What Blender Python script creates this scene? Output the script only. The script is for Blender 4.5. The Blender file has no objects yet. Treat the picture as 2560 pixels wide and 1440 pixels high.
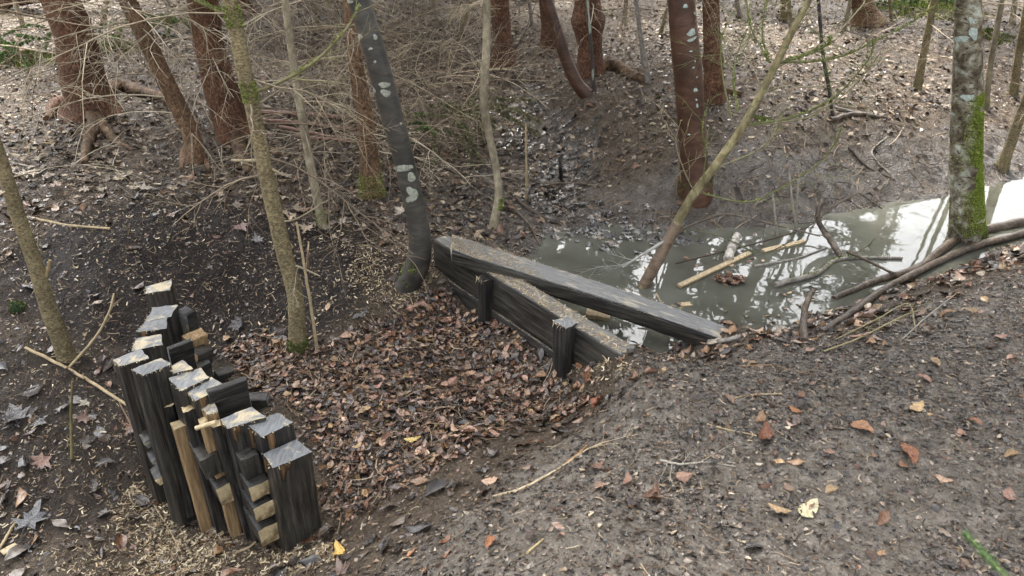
import bpy, math, random
import numpy as np
from mathutils import Vector, Matrix
random.seed(7); RNG = np.random.default_rng(11)
R = math.radians
SC = bpy.context.scene
COL = SC.collection

# ------------------------------------------------------------------ camera
F_PX, PITCH, CAM_H = 1849.0, R(28.0), 1.6          # the photograph is 2560 x 1440
cam_d = bpy.data.cameras.new('camera'); cam = bpy.data.objects.new('camera', cam_d); COL.objects.link(cam)
cam_d.sensor_width = 36.0; cam_d.lens = 26.0; cam_d.clip_start = 0.05; cam_d.clip_end = 500
cam.location = (0, 0, CAM_H); cam.rotation_euler = (R(90) - PITCH, 0, 0)
cam_d.dof.use_dof = True; cam_d.dof.focus_distance = 3.6; cam_d.dof.aperture_fstop = 8.0
SC.camera = cam

# ------------------------------------------------------------------ world, sun, exposure
SUN_EL, SUN_AZ = R(56), R(-12)                      # azimuth clockwise from +Y (ahead of the camera)
W = bpy.data.worlds.new('World'); SC.world = W; W.use_nodes = True
wn = W.node_tree; wn.nodes.clear()
sky = wn.nodes.new('ShaderNodeTexSky'); sky.sky_type = 'NISHITA'; sky.sun_disc = False
sky.sun_elevation = SUN_EL; sky.sun_rotation = SUN_AZ; sky.air_density = 1.0; sky.dust_density = 6.0; sky.ozone_density = 1.0
hs = wn.nodes.new('ShaderNodeHueSaturation'); hs.inputs['Saturation'].default_value = 0.22
bg = wn.nodes.new('ShaderNodeBackground'); bg.inputs['Strength'].default_value = 0.07
wo = wn.nodes.new('ShaderNodeOutputWorld')
wn.links.new(sky.outputs[0], hs.inputs['Color']); wn.links.new(hs.outputs[0], bg.inputs['Color']); wn.links.new(bg.outputs[0], wo.inputs['Surface'])
sun_d = bpy.data.lights.new('sun', 'SUN'); sun_d.energy = 1.5; sun_d.angle = R(13); sun_d.color = (1.0, 0.93, 0.84)
sun = bpy.data.objects.new('sun', sun_d); COL.objects.link(sun)
sdir = Vector((math.sin(SUN_AZ) * math.cos(SUN_EL), math.cos(SUN_AZ) * math.cos(SUN_EL), math.sin(SUN_EL)))
sun.rotation_euler = sdir.to_track_quat('Z', 'Y').to_euler(); sun.location = sdir * 30
SC.view_settings.view_transform = 'Standard'; SC.view_settings.look = 'None'; SC.view_settings.gamma = 1.0
SC.view_settings.exposure = 3.8
SC.render.engine = 'CYCLES'
SC.cycles.use_denoising = True
SC.cycles.max_bounces = 5; SC.cycles.diffuse_bounces = 3; SC.cycles.glossy_bounces = 3
SC.cycles.transparent_max_bounces = 4; SC.cycles.sample_clamp_indirect = 4.0
SC.cycles.use_adaptive_sampling = True; SC.cycles.adaptive_threshold = 0.015

# ------------------------------------------------------------------ noise and terrain
def _hash(ix, iy, seed):
    n = (ix.astype(np.int64) * 374761393 + iy.astype(np.int64) * 668265263 + seed * 974711) & 0x7fffffff
    n = ((n ^ (n >> 13)) * 1274126177) & 0x7fffffff
    return ((n ^ (n >> 16)) & 0xffff) / 32767.5 - 1.0
def vnoise(x, y, seed=0):
    x = np.asarray(x, float); y = np.asarray(y, float)
    ix = np.floor(x); iy = np.floor(y); fx = x - ix; fy = y - iy
    fx = fx * fx * (3 - 2 * fx); fy = fy * fy * (3 - 2 * fy)
    a = _hash(ix, iy, seed); b = _hash(ix + 1, iy, seed); c = _hash(ix, iy + 1, seed); d = _hash(ix + 1, iy + 1, seed)
    return (a * (1 - fx) + b * fx) * (1 - fy) + (c * (1 - fx) + d * fx) * fy
def fbm(x, y, seed=0, octv=3):
    s = 0; a = 1.0; f = 1.0
    for k in range(octv):
        s = s + a * vnoise(x * f + 17.3 * k, y * f - 9.1 * k, seed + k); a *= .5; f *= 2.03
    return s / 1.75

WATER = -0.30
CTRL = np.array([
    # path where the camera stands
    (0, 1.4, -.02), (1.4, 1.4, 0), (2.5, 2.5, .0), (1.5, 2.2, -.02), (.7, 1.8, -.04), (0, 0, 0), (3, 1.5, .02), (4, 3, .02), (0, .7, 0), (-.6, .4, -.1),
    (.9, 2.4, -.06), (1.5, 2.85, -.13), (.58, 2.52, -.05), (.46, 2.38, -.07), (.34, 2.46, -.27), (1.0, 2.7, -.09), (1.08, 2.8, -.12), (.98, 2.9, -.12), (1.1, 2.95, -.16), (.38, 2.85, -.2), (.5, 2.74, -.15), (.15, 3.2, -.25), (.44, 2.62, -.09), (2.3, 3.25, -.08), (3.2, 3.75, -.1), (.45, 2.45, -.12), (.3, 2.05, -.1), (0, 1.85, -.17), (-.3, 1.6, -.22), (-.56, 1.45, -.3),
    # ditch below the dam and round the stakes
    (-.3, 2.6, -.38), (-.02, 2.92, -.47), (.12, 2.6, -.41), (-.35, 3.4, -.43), (.2, 2.68, -.44), (-.7, 2.3, -.43), (-.2, 2.2, -.27), (-.75, 1.95, -.49), (-1.05, 2.12, -.58), (-1.3, 2.25, -.66), (-1.4, 2.5, -.62), (-1.04, 3.04, -.35), (-1.2, 2.6, -.46), (-.7, 3.0, -.38),
    (-1.6, 2.0, -.6), (-1.9, 1.8, -.6), (-1.2, 1.6, -.55), (-2.3, 2.4, -.52), (-1.2, .9, -.42), (-2.2, 1.2, -.55), (-1.7, 2.7, -.52), (-1.6, 3.3, -.5),
    # dark bank on the left
    (-2.19, 3.05, -.4), (-1.5, 3.9, -.22), (-2.2, 4.0, -.13), (-3.2, 4.2, -.05), (-1.15, 4.2, -.2), (-1.0, 3.6, -.28), (-3.2, 3.0, -.35), (-3.5, 2.0, -.5),
    (-3.41, 6.0, 0), (-2.17, 5.67, -.1), (-.96, 4.79, -.2), (-2.6, 4.9, -.08), (-.57, 3.6, -.27), (-.3, 4.2, -.22), (-.5, 5.5, -.17), (-1.5, 6.5, -.05),
    # pond bed, inlet and shores
    (.8, 3.35, -.42), (1.4, 3.7, -.45), (2.2, 4.1, -.45), (3.0, 4.5, -.44), (4.2, 5.0, -.44), (6, 5.6, -.44), (.6, 4.1, -.37), (.45, 3.2, -.37), (.1, 3.55, -.33), (.68, 2.98, -.35),
    (1.34, 4.39, -.3), (.85, 4.45, -.3), (2.2, 4.66, -.3), (3.1, 5.0, -.3), (4.1, 5.55, -.3), (6.3, 6.4, -.3), (.3, 4.65, -.285), (.4, 5.3, -.25), (.15, 6.1, -.2), (.12, 4.2, -.27),
    (2.7, 3.95, -.3), (3.6, 4.35, -.28), (1.63, 3.3, -.3), (1.15, 2.93, -.27), (.85, 2.75, -.24), (1.95, 3.5, -.31), (5.5, 4.8, -.25), (5, 4.0, -.05),
    # far bank on the right
    (1.19, 4.65, -.1), (1.8, 4.95, .0), (2.2, 5.5, .12), (2.8, 5.55, .06), (3.7, 6.1, .0), (.7, 6.55, .2), (.58, 6.0, .1), (1.6, 5.9, .18), (.85, 5.2, -.1), (.9, 5.6, .05),
    # forest floor behind
    (0, 8, .0), (2, 8, .25), (4.5, 8, .2), (-3, 9, .1), (0, 12, .2), (5, 12, .4), (-6, 12, .2), (0, 25, .9), (22, 25, 1), (-22, 25, .9), (22, 5, .3), (-22, 5, .1), (0, -8, 0), (18, -8, .1), (-18, -8, -.2),
    (7, 8, .2), (8, 4, .1), (-6, 6, .0), (-6, 3, -.2), (0, 70, 1.5), (60, 70, 1.5), (-60, 70, 1.5), (60, -20, .5), (-60, -20, .5)], float)
_eps2 = .16 ** 2
def _ker(dx, dy): return np.sqrt(dx * dx + dy * dy + _eps2)
_A = _ker(CTRL[:, None, 0] - CTRL[None, :, 0], CTRL[:, None, 1] - CTRL[None, :, 1])
_A = np.block([[_A + np.eye(len(CTRL)) * -.02, np.ones((len(CTRL), 1))], [np.ones((1, len(CTRL))), np.zeros((1, 1))]])
_Wt = np.linalg.solve(_A, np.append(CTRL[:, 2], 0))
def sstep(a, b, v):
    t = np.clip((v - a) / (b - a), 0, 1); return t * t * (3 - 2 * t)
def segdist(x, y, pts):
    d = np.full(np.shape(x), 1e9)
    for (ax, ay), (bx, by) in zip(pts[:-1], pts[1:]):
        vx, vy = bx - ax, by - ay; L = vx * vx + vy * vy
        t = np.clip(((x - ax) * vx + (y - ay) * vy) / L, 0, 1)
        d = np.minimum(d, np.hypot(x - ax - t * vx, y - ay - t * vy))
    return d
PATH_EDGE = [(-3, -.5), (-.75, 1.2), (-.35, 1.65), (.1, 2.1), (.55, 2.55), (1.1, 2.72), (1.75, 3.02), (2.5, 3.35), (3.4, 3.85), (6, 4.3), (12, 5)]
def path_mask(x, y):
    xs = np.array([p[0] for p in PATH_EDGE]); ys = np.array([p[1] for p in PATH_EDGE])
    e = np.interp(x, xs, ys) + .09 * fbm(x * 4, y * 4, 31)
    return sstep(-.10, .16, e - y)
def black_mask(x, y):
    e = np.hypot((x + 1.75) / 1.05, (y - 3.72) / .62) + .25 * fbm(x * 2.5, y * 2.5, 41)
    e2 = np.hypot((x + 2.15) / .75, (y - 2.55) / .62) + .3 * fbm(x * 3, y * 3, 43)      # damp black earth in the ditch
    return np.maximum(1 - sstep(.85, 1.2, e), .75 * (1 - sstep(.75, 1.25, e2)))
INLET = [(.9, 4.3), (.45, 4.4), (.3, 4.9), (.38, 5.4), (.15, 6.1), (.0, 6.8)]
def height(x, y, fine=True):
    x = np.asarray(x, float); y = np.asarray(y, float); sh = x.shape
    xf = x.ravel(); yf = y.ravel(); h = np.full(xf.shape, _Wt[-1])
    for k in range(len(CTRL)): h += _Wt[k] * _ker(xf - CTRL[k, 0], yf - CTRL[k, 1])
    h = h.reshape(sh)
    pm = path_mask(x, y)
    h = h + .026 * fbm(x * 1.9, y * 1.9, 3) * (1 - .6 * pm) + .013 * fbm(x * 6.5, y * 6.5, 5) * (1 - .35 * pm)
    h = h + .022 * fbm(x * 8, y * 8, 15) * (1 - sstep(.2, .7, segdist(x, y, [(1.3, 4.6), (2.0, 4.9), (2.9, 5.2), (3.8, 5.6)])))
    if fine: h = h + .011 * fbm(x * 21, y * 21, 9, 4) * (1 - .4 * pm)
    return h
def pondside(x, y): return np.asarray(y) > np.interp(x, [-1, -.4, .5, 1.1, 9], [4.0, 3.8, 2.65, 2.6, 3.0])
def surf(x, y, fine=False):                        # ground, or the water where the pond covers it
    h = height(x, y, fine); return np.where(pondside(x, y), np.maximum(h, WATER), h)
CP, SP = math.cos(PITCH), math.sin(PITCH)
def ray(x, y):
    u = (x - 1280) / F_PX; v = (720 - y) / F_PX
    return np.array([u, CP + v * SP, -SP + v * CP])
CAMP = np.array([0, 0, CAM_H])
def pz(x, y, z):                                   # where the sight line of a pixel meets height z
    d = ray(x, y); return CAMP + d * ((z - CAM_H) / d[2])
def pY(x, y, Y):                                   # ... or the upright plane at distance Y
    d = ray(x, y); return CAMP + d * (Y / d[1])
def gp(x, y):                                      # ... or the ground / water
    d = ray(x, y); lo, hi = .8, 30.0
    for _ in range(3):
        t = np.linspace(lo, hi, 260); P = CAMP + t[:, None] * d
        h = surf(P[:, 0], P[:, 1])
        i = int(np.argmax(P[:, 2] < h)) or 1
        lo, hi = t[i - 1], t[i]
    return CAMP + hi * d
def pxscale(p): return ((p[1]) * CP - (p[2] - CAM_H) * SP) / F_PX      # metres per photo pixel at a point
def gz(x, y): return float(height(np.array([x]), np.array([y]), False)[0])
def normals(x, y):
    e = .02; hx = (height(x + e, y, False) - height(x - e, y, False)) / (2 * e); hy = (height(x, y + e, False) - height(x, y - e, False)) / (2 * e)
    n = np.stack([-hx, -hy, np.ones_like(hx)], -1); return n / np.linalg.norm(n, axis=-1, keepdims=True)

# ------------------------------------------------------------------ mesh helpers
def mk_mesh(name, V, faces, cols=None, smooth=False, mats=None, matidx=None):
    """faces: list of integer arrays, each (n,3) or (n,4)"""
    V = np.asarray(V, np.float32); me = bpy.data.meshes.new(name)
    faces = [np.asarray(f, np.int32) for f in faces if len(f)]
    loops = np.concatenate([f.ravel() for f in faces]); tot = np.concatenate([np.full(len(f), f.shape[1], np.int32) for f in faces])
    st = np.concatenate([[0], np.cumsum(tot)[:-1]]).astype(np.int32)
    me.vertices.add(len(V)); me.vertices.foreach_set('co', V.ravel())
    me.loops.add(len(loops)); me.loops.foreach_set('vertex_index', loops)
    me.polygons.add(len(tot)); me.polygons.foreach_set('loop_start', st); me.polygons.foreach_set('loop_total', tot)
    if smooth: me.polygons.foreach_set('use_smooth', np.ones(len(tot), bool))
    if matidx is not None: me.polygons.foreach_set('material_index', np.asarray(matidx, np.int32))
    if cols is not None:
        a = me.color_attributes.new('Col', 'FLOAT_COLOR', 'POINT'); c = np.ones((len(V), 4), np.float32); c[:, :3] = np.asarray(cols)[:, :3]
        if np.asarray(cols).shape[1] > 3: c[:, 3] = np.asarray(cols)[:, 3]
        a.data.foreach_set('color', c.ravel())
    for m in (mats or []): me.materials.append(m)
    me.update(calc_edges=True); me.validate()
    return me
class MB:
    def __init__(s): s.V = []; s.T = []; s.Q = []; s.C = []; s.n = 0; s.tm = []; s.qm = []
    def add(s, V, tris=None, quads=None, col=None, mat=0):
        V = np.asarray(V, float)
        if tris is not None and len(tris): s.T.append(np.asarray(tris) + s.n); s.tm.append(np.full(len(tris), mat))
        if quads is not None and len(quads): s.Q.append(np.asarray(quads) + s.n); s.qm.append(np.full(len(quads), mat))
        s.V.append(V); s.C.append(np.tile(np.asarray(col if col is not None else (1, 1, 1), float), (len(V), 1)) if col is None or np.ndim(col) == 1 else np.asarray(col)); s.n += len(V)
    def build(s, name, mats, parent=None, smooth=True, col=False, origin=None):
        if not isinstance(mats, (list, tuple)): mats = [mats]
        V = np.concatenate(s.V)
        if origin is not None: V = V - np.asarray(origin)
        fs = []; mi = []
        if s.T: fs.append(np.concatenate(s.T)); mi.append(np.concatenate(s.tm))
        if s.Q: fs.append(np.concatenate(s.Q)); mi.append(np.concatenate(s.qm))
        me = mk_mesh(name, V, fs, np.concatenate(s.C) if col else None, smooth, mats, np.concatenate(mi))
        o = bpy.data.objects.new(name, me); COL.objects.link(o)
        if origin is not None: o.location = origin
        if parent is not None: o.parent = parent; o.matrix_parent_inverse = Matrix.Translation(-Vector(parent.location))
        return o
def tag(o, label=None, cat=None, group=None, kind=None):
    for k, v in (('label', label), ('category', cat), ('group', group), ('kind', kind)):
        if v: o[k] = v
    return o
def empty(name, loc, label, cat, group=None):
    o = bpy.data.objects.new(name, None); COL.objects.link(o); o.location = Vector([float(c) for c in loc]); o.empty_display_size = .1
    return tag(o, label, cat, group)
def spline(P, n):
    P = np.asarray(P, float)
    if len(P) == 2: return P[0] + (P[1] - P[0]) * np.linspace(0, 1, n)[:, None]
    Q = np.vstack([2 * P[0] - P[1], P, 2 * P[-1] - P[-2]])
    u = np.linspace(0, len(P) - 1 - 1e-9, n); i = u.astype(int); t = (u - i)[:, None]
    a, b, c, d = Q[i], Q[i + 1], Q[i + 2], Q[i + 3]
    return .5 * (2 * b + (c - a) * t + (2 * a - 5 * b + 4 * c - d) * t ** 2 + (3 * b - a - 3 * c + d) * t ** 3)
def tube(mb, P, r, sides=6, rough=0.0, seed=0, col=None, mat=0, capmat=None, nf=(9, 3)):
    P = np.asarray(P, float); n = len(P); r = np.broadcast_to(np.asarray(r, float), (n,))
    T = np.gradient(P, axis=0); T /= np.linalg.norm(T, axis=1, keepdims=True) + 1e-12
    ref = np.array([0, 0, 1.0]) if abs(T[:, 2]).mean() < .8 else np.array([0, 1.0, 0])
    A = np.cross(T, ref); A /= np.linalg.norm(A, axis=1, keepdims=True) + 1e-12; B = np.cross(T, A)
    th = np.linspace(0, 2 * math.pi, sides, endpoint=False)
    rr = np.repeat(r[:, None], sides, 1)
    if rough:
        s = np.concatenate([[0], np.cumsum(np.linalg.norm(np.diff(P, axis=0), axis=1))])
        a = np.cos(th)[None, :] * nf[1] + s[:, None] * nf[0]; b = np.sin(th)[None, :] * nf[1] + seed * 3.7 - s[:, None] * nf[0] * .37
        rr = rr * (1 + rough * fbm(a, b, seed, 3))
    V = P[:, None] + rr[..., None] * (np.cos(th)[None, :, None] * A[:, None] + np.sin(th)[None, :, None] * B[:, None])
    V = V.reshape(-1, 3); i = np.arange(n - 1)[:, None] * sides; j = np.arange(sides)[None]; k = (j + 1) % sides
    Q = np.stack([i + j, i + k, i + sides + k, i + sides + j], -1).reshape(-1, 4)
    base = mb.n
    cc = None
    if col is not None: cc = col if np.ndim(col) == 1 else np.repeat(np.asarray(col), sides, 0)
    mb.add(V, None, Q, cc, mat)
    if sides >= 5 or capmat is not None:
        for end, o in ((0, 0), (1, (n - 1) * sides)):
            c = P[0] if end == 0 else P[-1]
            ring = V[o:o + sides]; idx = np.arange(sides)
            t = np.stack([np.full(sides, sides), (idx + 1) % sides, idx], -1) if end == 0 else np.stack([np.full(sides, sides), idx, (idx + 1) % sides], -1)
            mb.add(np.vstack([ring, c]), t, None, None if cc is None else (cc if np.ndim(cc) == 1 else np.tile(cc[o], (sides + 1, 1))), mat if capmat is None else capmat)
    return V, P, A, B

# ------------------------------------------------------------------ materials
def nm(name):
    m = bpy.data.materials.new(name); m.use_nodes = True; nt = m.node_tree
    return m, nt, nt.nodes['Principled BSDF']
def N(nt, t, **kw):
    n = nt.nodes.new(t)
    for k, v in kw.items():
        if k in n.inputs: n.inputs[k].default_value = v
        else: setattr(n, k, v)
    return n
def ramp(nt, fac, stops):
    r = nt.nodes.new('ShaderNodeValToRGB'); e = r.color_ramp.elements
    while len(e) < len(stops): e.new(.5)
    for i, (p, c) in enumerate(stops):
        e[i].position = p; e[i].color = (*c, 1) if len(c) == 3 else c
    nt.links.new(fac, r.inputs[0]); return r
def coords(nt, scale=(1, 1, 1), kind='Object'):
    tc = nt.nodes.new('ShaderNodeTexCoord'); mp = nt.nodes.new('ShaderNodeMapping'); mp.inputs['Scale'].default_value = scale
    nt.links.new(tc.outputs[kind], mp.inputs['Vector']); return mp.outputs[0]
def noise(nt, vec, scale, detail=4, rough=.6, dist=0):
    n = N(nt, 'ShaderNodeTexNoise', Scale=scale, Detail=detail, Roughness=rough, Distortion=dist); nt.links.new(vec, n.inputs['Vector']); return n.outputs['Fac']
def mixc(nt, fac, a, b, mode='MIX'):
    m = nt.nodes.new('ShaderNodeMix'); m.data_type = 'RGBA'; m.blend_type = mode; m.clamp_factor = True
    for s, v in ((0, fac), (6, a), (7, b)):
        if isinstance(v, (int, float)): m.inputs[s].default_value = v
        elif isinstance(v, tuple): m.inputs[s].default_value = (*v, 1)
        else: nt.links.new(v, m.inputs[s])
    return m.outputs[2]
def bump(nt, bsdf, h, strength=.5, dist=.01):
    b = N(nt, 'ShaderNodeBump', Strength=strength, Distance=dist); nt.links.new(h, b.inputs['Height']); nt.links.new(b.outputs[0], bsdf.inputs['Normal'])
def math2(nt, op, a, b=None):
    m = nt.nodes.new('ShaderNodeMath'); m.operation = op
    for i, v in enumerate((a, b)):
        if v is None: continue
        if isinstance(v, (int, float)): m.inputs[i].default_value = v
        else: nt.links.new(v, m.inputs[i])
    return m.outputs[0]
L = lambda nt, a, b: nt.links.new(a, b)

def mat_ground():
    m, nt, b = nm('forest_soil'); v = coords(nt, kind='Object')
    at = N(nt, 'ShaderNodeVertexColor', layer_name='Col'); sp = nt.nodes.new('ShaderNodeSeparateColor'); L(nt, at.outputs[0], sp.inputs[0])
    big = noise(nt, v, 2.2, 5, .6); mid = noise(nt, v, 16, 5, .65); fine = noise(nt, v, 95, 4, .7); vf = noise(nt, v, 260, 2, .6)
    vo = N(nt, 'ShaderNodeTexVoronoi', Scale=70.0); L(nt, v, vo.inputs['Vector'])
    soil = ramp(nt, mid, [(.3, (.015, .011, .0085)), (.5, (.045, .0355, .0265)), (.72, (.10, .08, .06))]).outputs[0]
    soil = mixc(nt, math2(nt, 'MULTIPLY', vf, .55), soil, ramp(nt, fine, [(.35, (.02, .014, .01)), (.7, (.19, .14, .09))]).outputs[0])
    path = ramp(nt, mid, [(.28, (.038, .032, .026)), (.5, (.115, .102, .086)), (.75, (.23, .208, .178))]).outputs[0]
    path = mixc(nt, math2(nt, 'MULTIPLY', big, .7), path, ramp(nt, fine, [(.3, (.02, .016, .0125)), (.52, (.095, .082, .067)), (.72, (.30, .268, .225))]).outputs[0])
    black = ramp(nt, fine, [(.3, (.005, .004, .0036)), (.55, (.015, .0115, .0095)), (.8, (.045, .034, .026))]).outputs[0]
    mud = mixc(nt, math2(nt, 'MULTIPLY', big, .8), ramp(nt, mid, [(.3, (.022, .018, .014)), (.55, (.055, .046, .037)), (.8, (.10, .087, .07))]).outputs[0], ramp(nt, fine, [(.3, (.012, .009, .007)), (.7, (.10, .083, .064))]).outputs[0])
    c = mixc(nt, sp.outputs[0], soil, path); c = mixc(nt, sp.outputs[1], c, black); c = mixc(nt, sp.outputs[2], c, mud)
    L(nt, c, b.inputs['Base Color'])
    r = ramp(nt, big, [(.35, (.45,) * 3), (.65, (.85,) * 3)]).outputs[0]
    r = mixc(nt, sp.outputs[2], r, (.27, .27, .27)); L(nt, r, b.inputs['Roughness'])
    L(nt, mixc(nt, sp.outputs[2], (.12, .12, .12), (.5, .5, .5)), b.inputs['Specular IOR Level'])
    h = math2(nt, 'ADD', math2(nt, 'MULTIPLY', fine, 1.0), math2(nt, 'MULTIPLY', vf, .5)); h = math2(nt, 'ADD', h, math2(nt, 'MULTIPLY', vo.outputs['Distance'], .8))
    bump(nt, b, h, .75, .012)
    return m
def mat_water():
    m, nt, b = nm('murky_water'); v = coords(nt)
    n = noise(nt, v, 1.6, 4, .6)
    c = ramp(nt, n, [(.35, (.055, .055, .042)), (.65, (.10, .102, .083))]).outputs[0]; L(nt, c, b.inputs['Base Color'])
    b.inputs['Roughness'].default_value = .015; b.inputs['IOR'].default_value = 1.36
    bump(nt, b, noise(nt, v, 5, 2, .5), .035, .02); return m
def mat_bark(name, stops, vs=(1, 1, .35), scale=22, bstr=.8, bd=.012, rough=.75, fleck=None, fscale=60, wet=None):
    m, nt, b = nm(name); v = coords(nt, vs); n = noise(nt, v, scale, 6, .68, .4)
    c = ramp(nt, n, stops).outputs[0]
    if fleck:
        vv = coords(nt, (1, 1, 2.2)); f = noise(nt, vv, fscale, 2, .5); k = ramp(nt, f, [(.6, (0, 0, 0)), (.68, (1, 1, 1))]).outputs[0]; c = mixc(nt, k, c, fleck)
    p = ramp(nt, noise(nt, coords(nt), 5, 3), [(.35, (.7,) * 3), (.65, (1.2,) * 3)]).outputs[0]; c = mixc(nt, 1.0, c, p, 'MULTIPLY')
    L(nt, c, b.inputs['Base Color']); b.inputs['Roughness'].default_value = rough; b.inputs['Specular IOR Level'].default_value = .18 if rough > .6 else .4
    bump(nt, b, n, bstr, bd); return m
def mat_simple(name, stops, scale=30, vs=(1, 1, 1), rough=.6, bstr=.3, bd=.004, spec=.5):
    m, nt, b = nm(name); n = noise(nt, coords(nt, vs), scale, 5, .65)
    L(nt, ramp(nt, n, stops).outputs[0], b.inputs['Base Color']); b.inputs['Roughness'].default_value = rough; b.inputs['Specular IOR Level'].default_value = spec
    bump(nt, b, n, bstr, bd); return m
def mat_attr(name, src='Col', rough=.45, var=.5, scale=60, bstr=.3, obj=False, spec=.5, bd=.004):
    m, nt, b = nm(name)
    if obj: a = nt.nodes.new('ShaderNodeObjectInfo').outputs['Color']
    else: a = N(nt, 'ShaderNodeVertexColor', layer_name=src).outputs[0]
    n = noise(nt, coords(nt), scale, 4, .65)
    k = ramp(nt, n, [(.3, (1 - var,) * 3), (.7, (1 + var * .5,) * 3)]).outputs[0]
    L(nt, mixc(nt, 1.0, a, k, 'MULTIPLY'), b.inputs['Base Color']); b.inputs['Roughness'].default_value = rough; b.inputs['Specular IOR Level'].default_value = spec
    bump(nt, b, n, bstr, bd); return m
def along(nt, ang, sc):
    a = coords(nt); m1 = nt.nodes.new('ShaderNodeMapping'); m1.inputs['Rotation'].default_value = (0, 0, -ang); L(nt, a, m1.inputs['Vector'])
    m2 = nt.nodes.new('ShaderNodeMapping'); m2.inputs['Scale'].default_value = sc; L(nt, m1.outputs[0], m2.inputs['Vector']); return m2.outputs[0]
def mat_timber(name, dark=True, ang=None):
    m, nt, b = nm(name); v = coords(nt, (1, 1, .05)) if ang is None else along(nt, ang, (.05, 1, 1)); g = noise(nt, v, 90, 5, .7); big = noise(nt, coords(nt, (1, 1, .4)) if ang is None else along(nt, ang, (.4, 1, 1)), 7, 4, .6)
    if dark: 
        c = ramp(nt, g, [(.3, (.004, .004, .004)), (.5, (.018, .017, .016)), (.74, (.07, .063, .053))]).outputs[0]
        oi = nt.nodes.new('ShaderNodeObjectInfo'); tone = ramp(nt, oi.outputs['Random'], [(0, (.6, .62, .66)), (.5, (1.0, 1.0, 1.0)), (1, (1.35, 1.25, 1.1))]).outputs[0]; c = mixc(nt, 1.0, c, tone, 'MULTIPLY')
    else: c = ramp(nt, g, [(.25, (.05, .03, .015)), (.5, (.20, .13, .065)), (.78, (.40, .29, .16))]).outputs[0]
    if dark:
        k = ramp(nt, big, [(.5, (0, 0, 0)), (.68, (.45, .45, .45))]).outputs[0]; c = mixc(nt, k, c, (.075, .07, .058))
    L(nt, c, b.inputs['Base Color']); b.inputs['Roughness'].default_value = .42 if dark else .65; b.inputs['Specular IOR Level'].default_value = .25
    bump(nt, b, g, .5, .006); return m
def mat_sawn(name, pale, dusk, amount=.5, rough=.42, ang=None):
    m, nt, b = nm(name); b.inputs['Specular IOR Level'].default_value = .3; v = coords(nt) if ang is None else along(nt, ang, (.35, 1, 1)); g = noise(nt, coords(nt, (1, .12, 1)) if ang is None else along(nt, ang, (.06, 1, 1)), 120, 4, .65); d = noise(nt, v, 16, 5, .65, .6)
    base = ramp(nt, g, [(.3, tuple(c * .55 for c in dusk)), (.7, tuple(c * 1.25 for c in dusk))]).outputs[0]
    k = ramp(nt, d, [(amount - .04, (0, 0, 0)), (amount + .08, (1, 1, 1))]).outputs[0]
    pl = ramp(nt, g, [(.3, tuple(c * .6 for c in pale)), (.7, pale)]).outputs[0]
    L(nt, mixc(nt, k, base, pl), b.inputs['Base Color']); L(nt, ramp(nt, d, [(.45, (rough,) * 3), (.6, (.7,) * 3)]).outputs[0], b.inputs['Roughness'])
    bump(nt, b, math2(nt, 'ADD', g, d), .5, .005); return m

M = {}
M['ground'] = mat_ground(); M['water'] = mat_water()
M['spruce'] = mat_bark('spruce_bark', [(.3, (.016, .008, .005)), (.5, (.082, .039, .022)), (.7, (.22, .12, .068))], (1, 1, .8), 55, 1.0, .012, .7, (.20, .11, .06), 120)
M['spruce_tan'] = mat_bark('tan_spruce_bark', [(.3, (.025, .014, .009)), (.5, (.105, .06, .034)), (.7, (.24, .155, .09))], (1, 1, .8), 55, 1.0, .01, .75, (.23, .15, .085), 130)
M['root'] = mat_bark('bare_root_bark', [(.32, (.022, .013, .008)), (.48, (.065, .04, .024)), (.62, (.13, .085, .045)), (.75, (.28, .21, .11))], (1, 1, 1), 16, .9, .012, .75)
M['sapling'] = mat_bark('sapling_bark', [(.32, (.045, .034, .018)), (.5, (.15, .12, .065)), (.68, (.32, .26, .15))], (1, 1, 1.6), 75, 1.0, .008, .75, (.25, .21, .13), 150)
M['pale'] = mat_bark('pale_thin_bark', [(.28, (.10, .082, .052)), (.5, (.20, .17, .115)), (.72, (.32, .28, .20))], (1, 1, .6), 40, .4, .004, .7)
M['smooth'] = mat_bark('smooth_dark_bark', [(.3, (.018, .016, .013)), (.5, (.04, .036, .03)), (.72, (.075, .066, .055))], (1, 1, 3), 9, .3, .003, .5)
M['smooth_red'] = mat_bark('smooth_brown_bark', [(.3, (.028, .013, .007)), (.5, (.06, .028, .016)), (.72, (.10, .054, .034))], (1, 1, 2.5), 9, .3, .003, .45)
M['alder'] = mat_bark('grey_flaky_bark', [(.33, (.03, .022, .014)), (.46, (.11, .09, .06)), (.55, (.22, .20, .145)), (.66, (.42, .44, .37))], (1, 1, 1.0), 13, 1.0, .014, .8, (.04, .027, .018), 38)
M['deadpole'] = mat_bark('dead_pole_bark', [(.3, (.08, .065, .03)), (.5, (.18, .15, .08)), (.72, (.33, .29, .17))], (1, 1, .6), 30, .7, .006, .75, (.10, .11, .04), 30)
M['poleroot'] = mat_bark('dead_pole_foot_bark', [(.3, (.06, .04, .026)), (.5, (.13, .09, .06)), (.72, (.20, .15, .10))], (1, 1, 2), 24, .5, .005, .6)
M['wetlog'] = mat_bark('wet_log_bark', [(.3, (.018, .012, .008)), (.5, (.06, .042, .028)), (.72, (.17, .13, .09))], (1, 1, 1), 26, .9, .01, .42, (.15, .12, .085), 60)
M['black'] = mat_simple('rotten_black_wood', [(.3, (.01, .009, .008)), (.7, (.045, .04, .036))], 40, rough=.5)
M['greystick'] = mat_simple('grey_dead_wood', [(.3, (.07, .06, .05)), (.7, (.24, .215, .18))], 40, rough=.6)
M['redpole'] = mat_simple('red_brown_pole_bark', [(.3, (.07, .03, .018)), (.7, (.21, .11, .075))], 30, rough=.55)
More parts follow.
